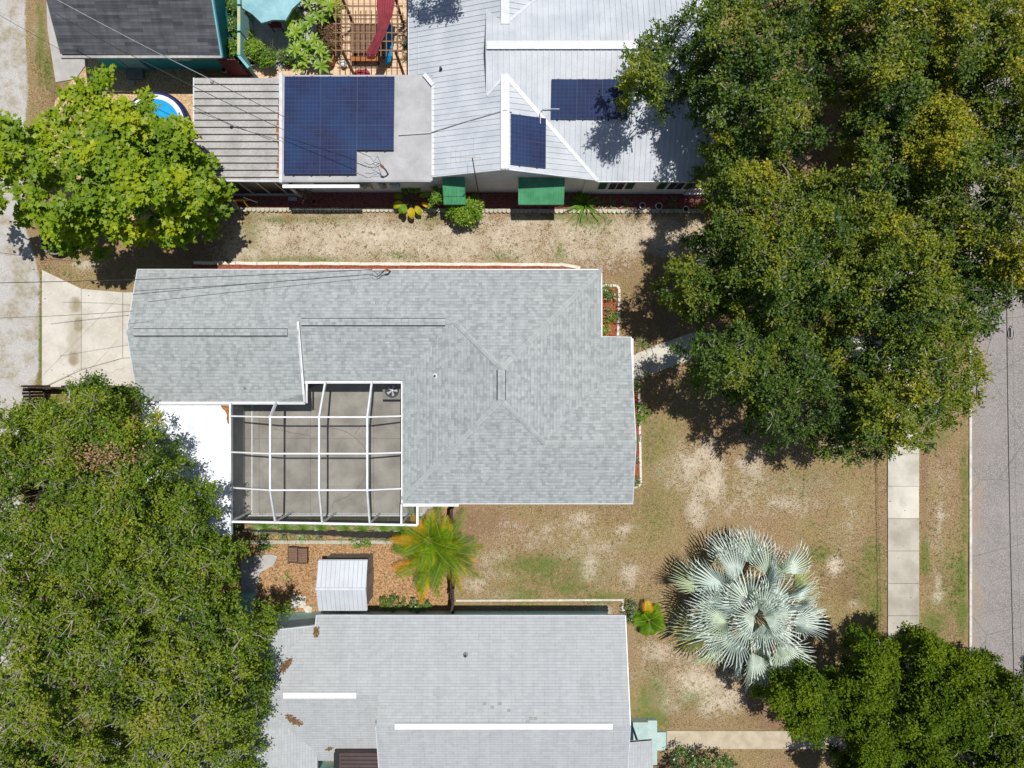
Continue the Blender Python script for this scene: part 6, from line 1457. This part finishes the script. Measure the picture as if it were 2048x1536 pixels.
M['leafstalk'] = mat('pale_leaf_stalk', (.40, .42, .34), (.34, .30, .22), 6, .7)
silver_palm()

def frond(V, T, base, a, L, e0, droop, rr, tint, ll=.5, n=38, twist=0.):
    d0 = Vector((math.cos(a), math.sin(a), 0)); s = Vector((-d0.y, d0.x, 0)); p = base.copy(); el = e0; pts = [p.copy()]
    for i in range(n):
        f = i / n; el = e0 - droop * f ** 1.3; t = (d0 * math.cos(el) + Vector((0, 0, math.sin(el)))); p = p + t * (L / n); pts.append(p.copy())
        if f < .14: continue
        l = ll * math.sin(math.pi * (.18 + .80 * f)) ** .6 * rr.uniform(.88, 1.08); up = s.cross(t) * -1
        for sg in (-1, 1):
            q = (s * sg * .80 + t * .62 + Vector((0, 0, .18 - .2 * f))).normalized(); mid = p + q * l * .5; tip = p + (q + Vector((0, 0, -.28))).normalized() * l; wv_ = t * .012
            ti = tint + rr.uniform(-.07, .07); V += [p - wv_ * .6, mid - wv_, mid + wv_, p + wv_ * .6]; V += [mid - wv_, tip, tip, mid + wv_]; T += [ti, ti + (.24 if f > .6 else .10)]
    return pts
def feather_palm(label, px, py, zc, n, L, ll, seed, trunkh, tints, stems=1, group=None):
    rr = random.Random(seed); top = W(px, py, zc); root = thing('golden_palm', label, 'palm', (top.x, top.y, 0), group); mb = MB()
    sts = [Vector((top.x, top.y, trunkh))] if stems == 1 else [Vector((top.x + .5 * math.cos(k * 2.1), top.y + .55 * math.sin(k * 2.1), trunkh * rr.uniform(.8, 1.1))) for k in range(stems)]
    for s_ in sts: mb.tube([(s_.x, s_.y, -.1), (s_.x, s_.y, s_.z * .5), s_ + Vector((0, 0, .1))], [.12, .09, .07], 8)
    mb.build('trunk', 'bark_brown', root)
    for i in range(n):
        f = i / n; st = sts[i % stems]; a = i * 2.39996 + rr.uniform(-.5, .5); V, T = [], []; ti = tints(f, rr)
        pts = frond(V, T, st + Vector((0, 0, .1)), a, L * rr.uniform(.62, 1.08) * (.8 + .25 * f), 1.15 - 1.0 * f + rr.uniform(-.08, .08), 1.05 + rr.uniform(-.2, .3), rr, ti, ll)
        o = npmesh('frond', quadtri(V), 4, np.array(T), 'leaf_palm', root); m2 = MB(); m2.tube(pts[::3] + [pts[-1]], [.016] + [.009] * (len(pts[::3]) - 1) + [.003], 4); m2.build('midrib', 'midrib', o)
M['midrib'] = mat('yellow_midrib', (.30, .30, .04), (.26, .22, .03), 4, .6)
feather_palm('green and orange feather palm beside the patio corner and shed', 862, 1112, 2.7, 66, 2.2, .42, 71, 1.5, lambda f, rr: rr.choice([.12, .2, .28, .34, .42, .6, .92]) if f > .3 else rr.choice([.25, .32, .42, .36]), 3)
feather_palm('small green feather palm with one orange frond near the teal house corner', 1302, 1247, 1.0, 12, 1.05, .38, 72, .35, lambda f, rr: .16 + .1 * rr.random() + (.6 if .45 < f < .52 else 0))

# thin grass and fallen leaves scattered on the open ground
def scatter_mask(x, y):
    pass
def scatter(n, x0, x1, y0, y1): return RN.uniform(x0, x1, n), RN.uniform(y0, y1, n)
def sample_zone(Z, ch, px, py):
    ix = np.clip(np.searchsorted(gx, (px - 1024) / K), 0, len(gx) - 1); iy = np.clip(np.searchsorted(gy, (768 - py) / K), 0, len(gy) - 1); return Z[iy, ix, ch]
hard = [[(85, 540), (163, 577), (300, 577), (300, 778), (85, 778)], [(1775, -200), (1838, -200), (1838, 1700), (1775, 1700)], [(1930, -200), (2300, -200), (2300, 1700), (1930, 1700)], [(1235, 715), (1384, 660), (1775, 668), (1775, 720), (1398, 718), (1240, 780)],
        [(1333, 1458), (1775, 1458), (1775, 1500), (1333, 1500)], [(458, 380), (1430, 380), (1425, 432), (470, 432)], [(330, 520), (1170, 520), (1250, 770), (1290, 770), (1290, 985), (850, 1010), (850, 1050), (480, 1050), (300, 1000), (300, 560)],
        [(450, 1200), (1250, 1210), (1330, 1430), (1340, 1600), (450, 1600)], [(84, -200), (112, 165), (172, 130), (172, -200)], [(1180, 565), (1245, 565), (1245, 680), (1180, 680)]]
x, y = scatter(210000, 60, 1940, 100, 1560); ok = np.ones(len(x), bool)
for h in hard: ok &= pdist(x, y, h) < 0
sd, gn, bd, ch = sample_zone(Z1, 0, x, y), sample_zone(Z1, 1, x, y), sample_zone(Z1, 2, x, y), np.maximum(sample_zone(Z2, 0, x, y), np.maximum(sample_zone(Z2, 1, x, y), sample_zone(Z2, 2, x, y)))
nz = vnoise(x / 16., y / 16., 77) * .5 + vnoise(x / 6., y / 6., 78) * .5
pr = np.clip(1.15 - 1.5 * sd + .7 * gn - .5 * bd + (nz - .5) * 1.6, 0, 1); ok &= (RN.uniform(0, 1, len(x)) < pr) & (ch < .3)
x, y, gn = x[ok], y[ok], gn[ok]; P = px2w(x, y, np.zeros(len(x))); n_ = len(x)
hgt = RN.uniform(.02, .055, n_) * (1 + .8 * gn); dr_ = RN.normal(0, 1, (n_, 2)); dr_ /= np.linalg.norm(dr_, axis=1, keepdims=True); P[:, 2] = -.035 + (0)
s_ = np.stack([-dr_[:, 1], dr_[:, 0], np.zeros(n_)], -1) * RN.uniform(.008, .018, (n_, 1)); tip = P + np.stack([dr_[:, 0] * hgt * 1.3, dr_[:, 1] * hgt * 1.3, hgt + .02], -1)
V = np.stack([P - s_, P + s_, tip], 1).reshape(-1, 3); tn = np.where(RN.uniform(0, 1, n_) < gn * 1.25 + .08, RN.uniform(.7, 1., n_), RN.uniform(0, .55, n_))
g = stuff(npmesh('lawn_grass', V, 3, tn, 'leaf_grass')); tag(g, 'short dry tan and green grass over the sandy lawns', 'grass')
x, y = scatter(5200, 60, 1930, 130, 1560); ok = np.ones(len(x), bool)
for h in hard[2:3] + hard[6:8]: ok &= pdist(x, y, h) < 0
dens = sample_zone(Z1, 2, x, y); ok &= RN.uniform(0, 1, len(x)) < .12 + dens * .9; x, y = x[ok], y[ok]; P = px2w(x, y, np.full(len(x), .045)); n_ = len(x)
o = stuff(npmesh('fallen_leaves', cards(P, RN.normal(0, 1, (n_, 3)), RN.normal(0, .35, (n_, 3)) + np.array([0, 0, 1]), RN.uniform(.04, .09, n_), T_OVAL), 4, RN.uniform(0, 1, n_), 'leaf_dead')); tag(o, 'brown fallen leaves scattered on lawns and paths under the trees', 'fallen leaves')

# weeds and taller tufts standing out of the thin lawn
x, y = scatter(9000, 60, 1935, 415, 1560); ok = np.ones(len(x), bool)
for h in hard: ok &= pdist(x, y, h) < 6
sd, gn, bd = sample_zone(Z1, 0, x, y), sample_zone(Z1, 1, x, y), sample_zone(Z1, 2, x, y); nz = vnoise(x / 22., y / 22., 91) * .6 + vnoise(x / 7., y / 7., 92) * .4
ok &= RN.uniform(0, 1, len(x)) < np.clip(.28 + gn * 1.1 + (nz - .5) * 2.2 - bd * .6, 0, 1); x, y, gn = x[ok], y[ok], gn[ok]; n_ = len(x); kb = 9
P = np.repeat(px2w(x, y, np.full(n_, -.035)), kb, 0); P[:, :2] += RN.normal(0, .03, (n_ * kb, 2)); a_ = RN.uniform(0, 6.283, n_ * kb); L_ = np.repeat(RN.uniform(.05, .13, n_), kb) * RN.uniform(.6, 1.2, n_ * kb)
dv = np.stack([np.cos(a_), np.sin(a_), np.zeros_like(a_)], -1); sv = np.stack([-dv[:, 1], dv[:, 0], dv[:, 2]], -1) * .011; tip = P + dv * L_[:, None] * .9 + np.array([0, 0, 1]) * L_[:, None] * .6
tt = np.repeat(np.where(RN.uniform(0, 1, n_) < .45 + gn, RN.uniform(.72, 1, n_), RN.uniform(.1, .55, n_)), kb)
o = stuff(npmesh('lawn_weeds', np.stack([P - sv, P + sv, tip], 1).reshape(-1, 3), 3, tt, 'leaf_grass')); tag(o, 'low green and straw coloured weeds dotted over the sandy lawns', 'weeds')
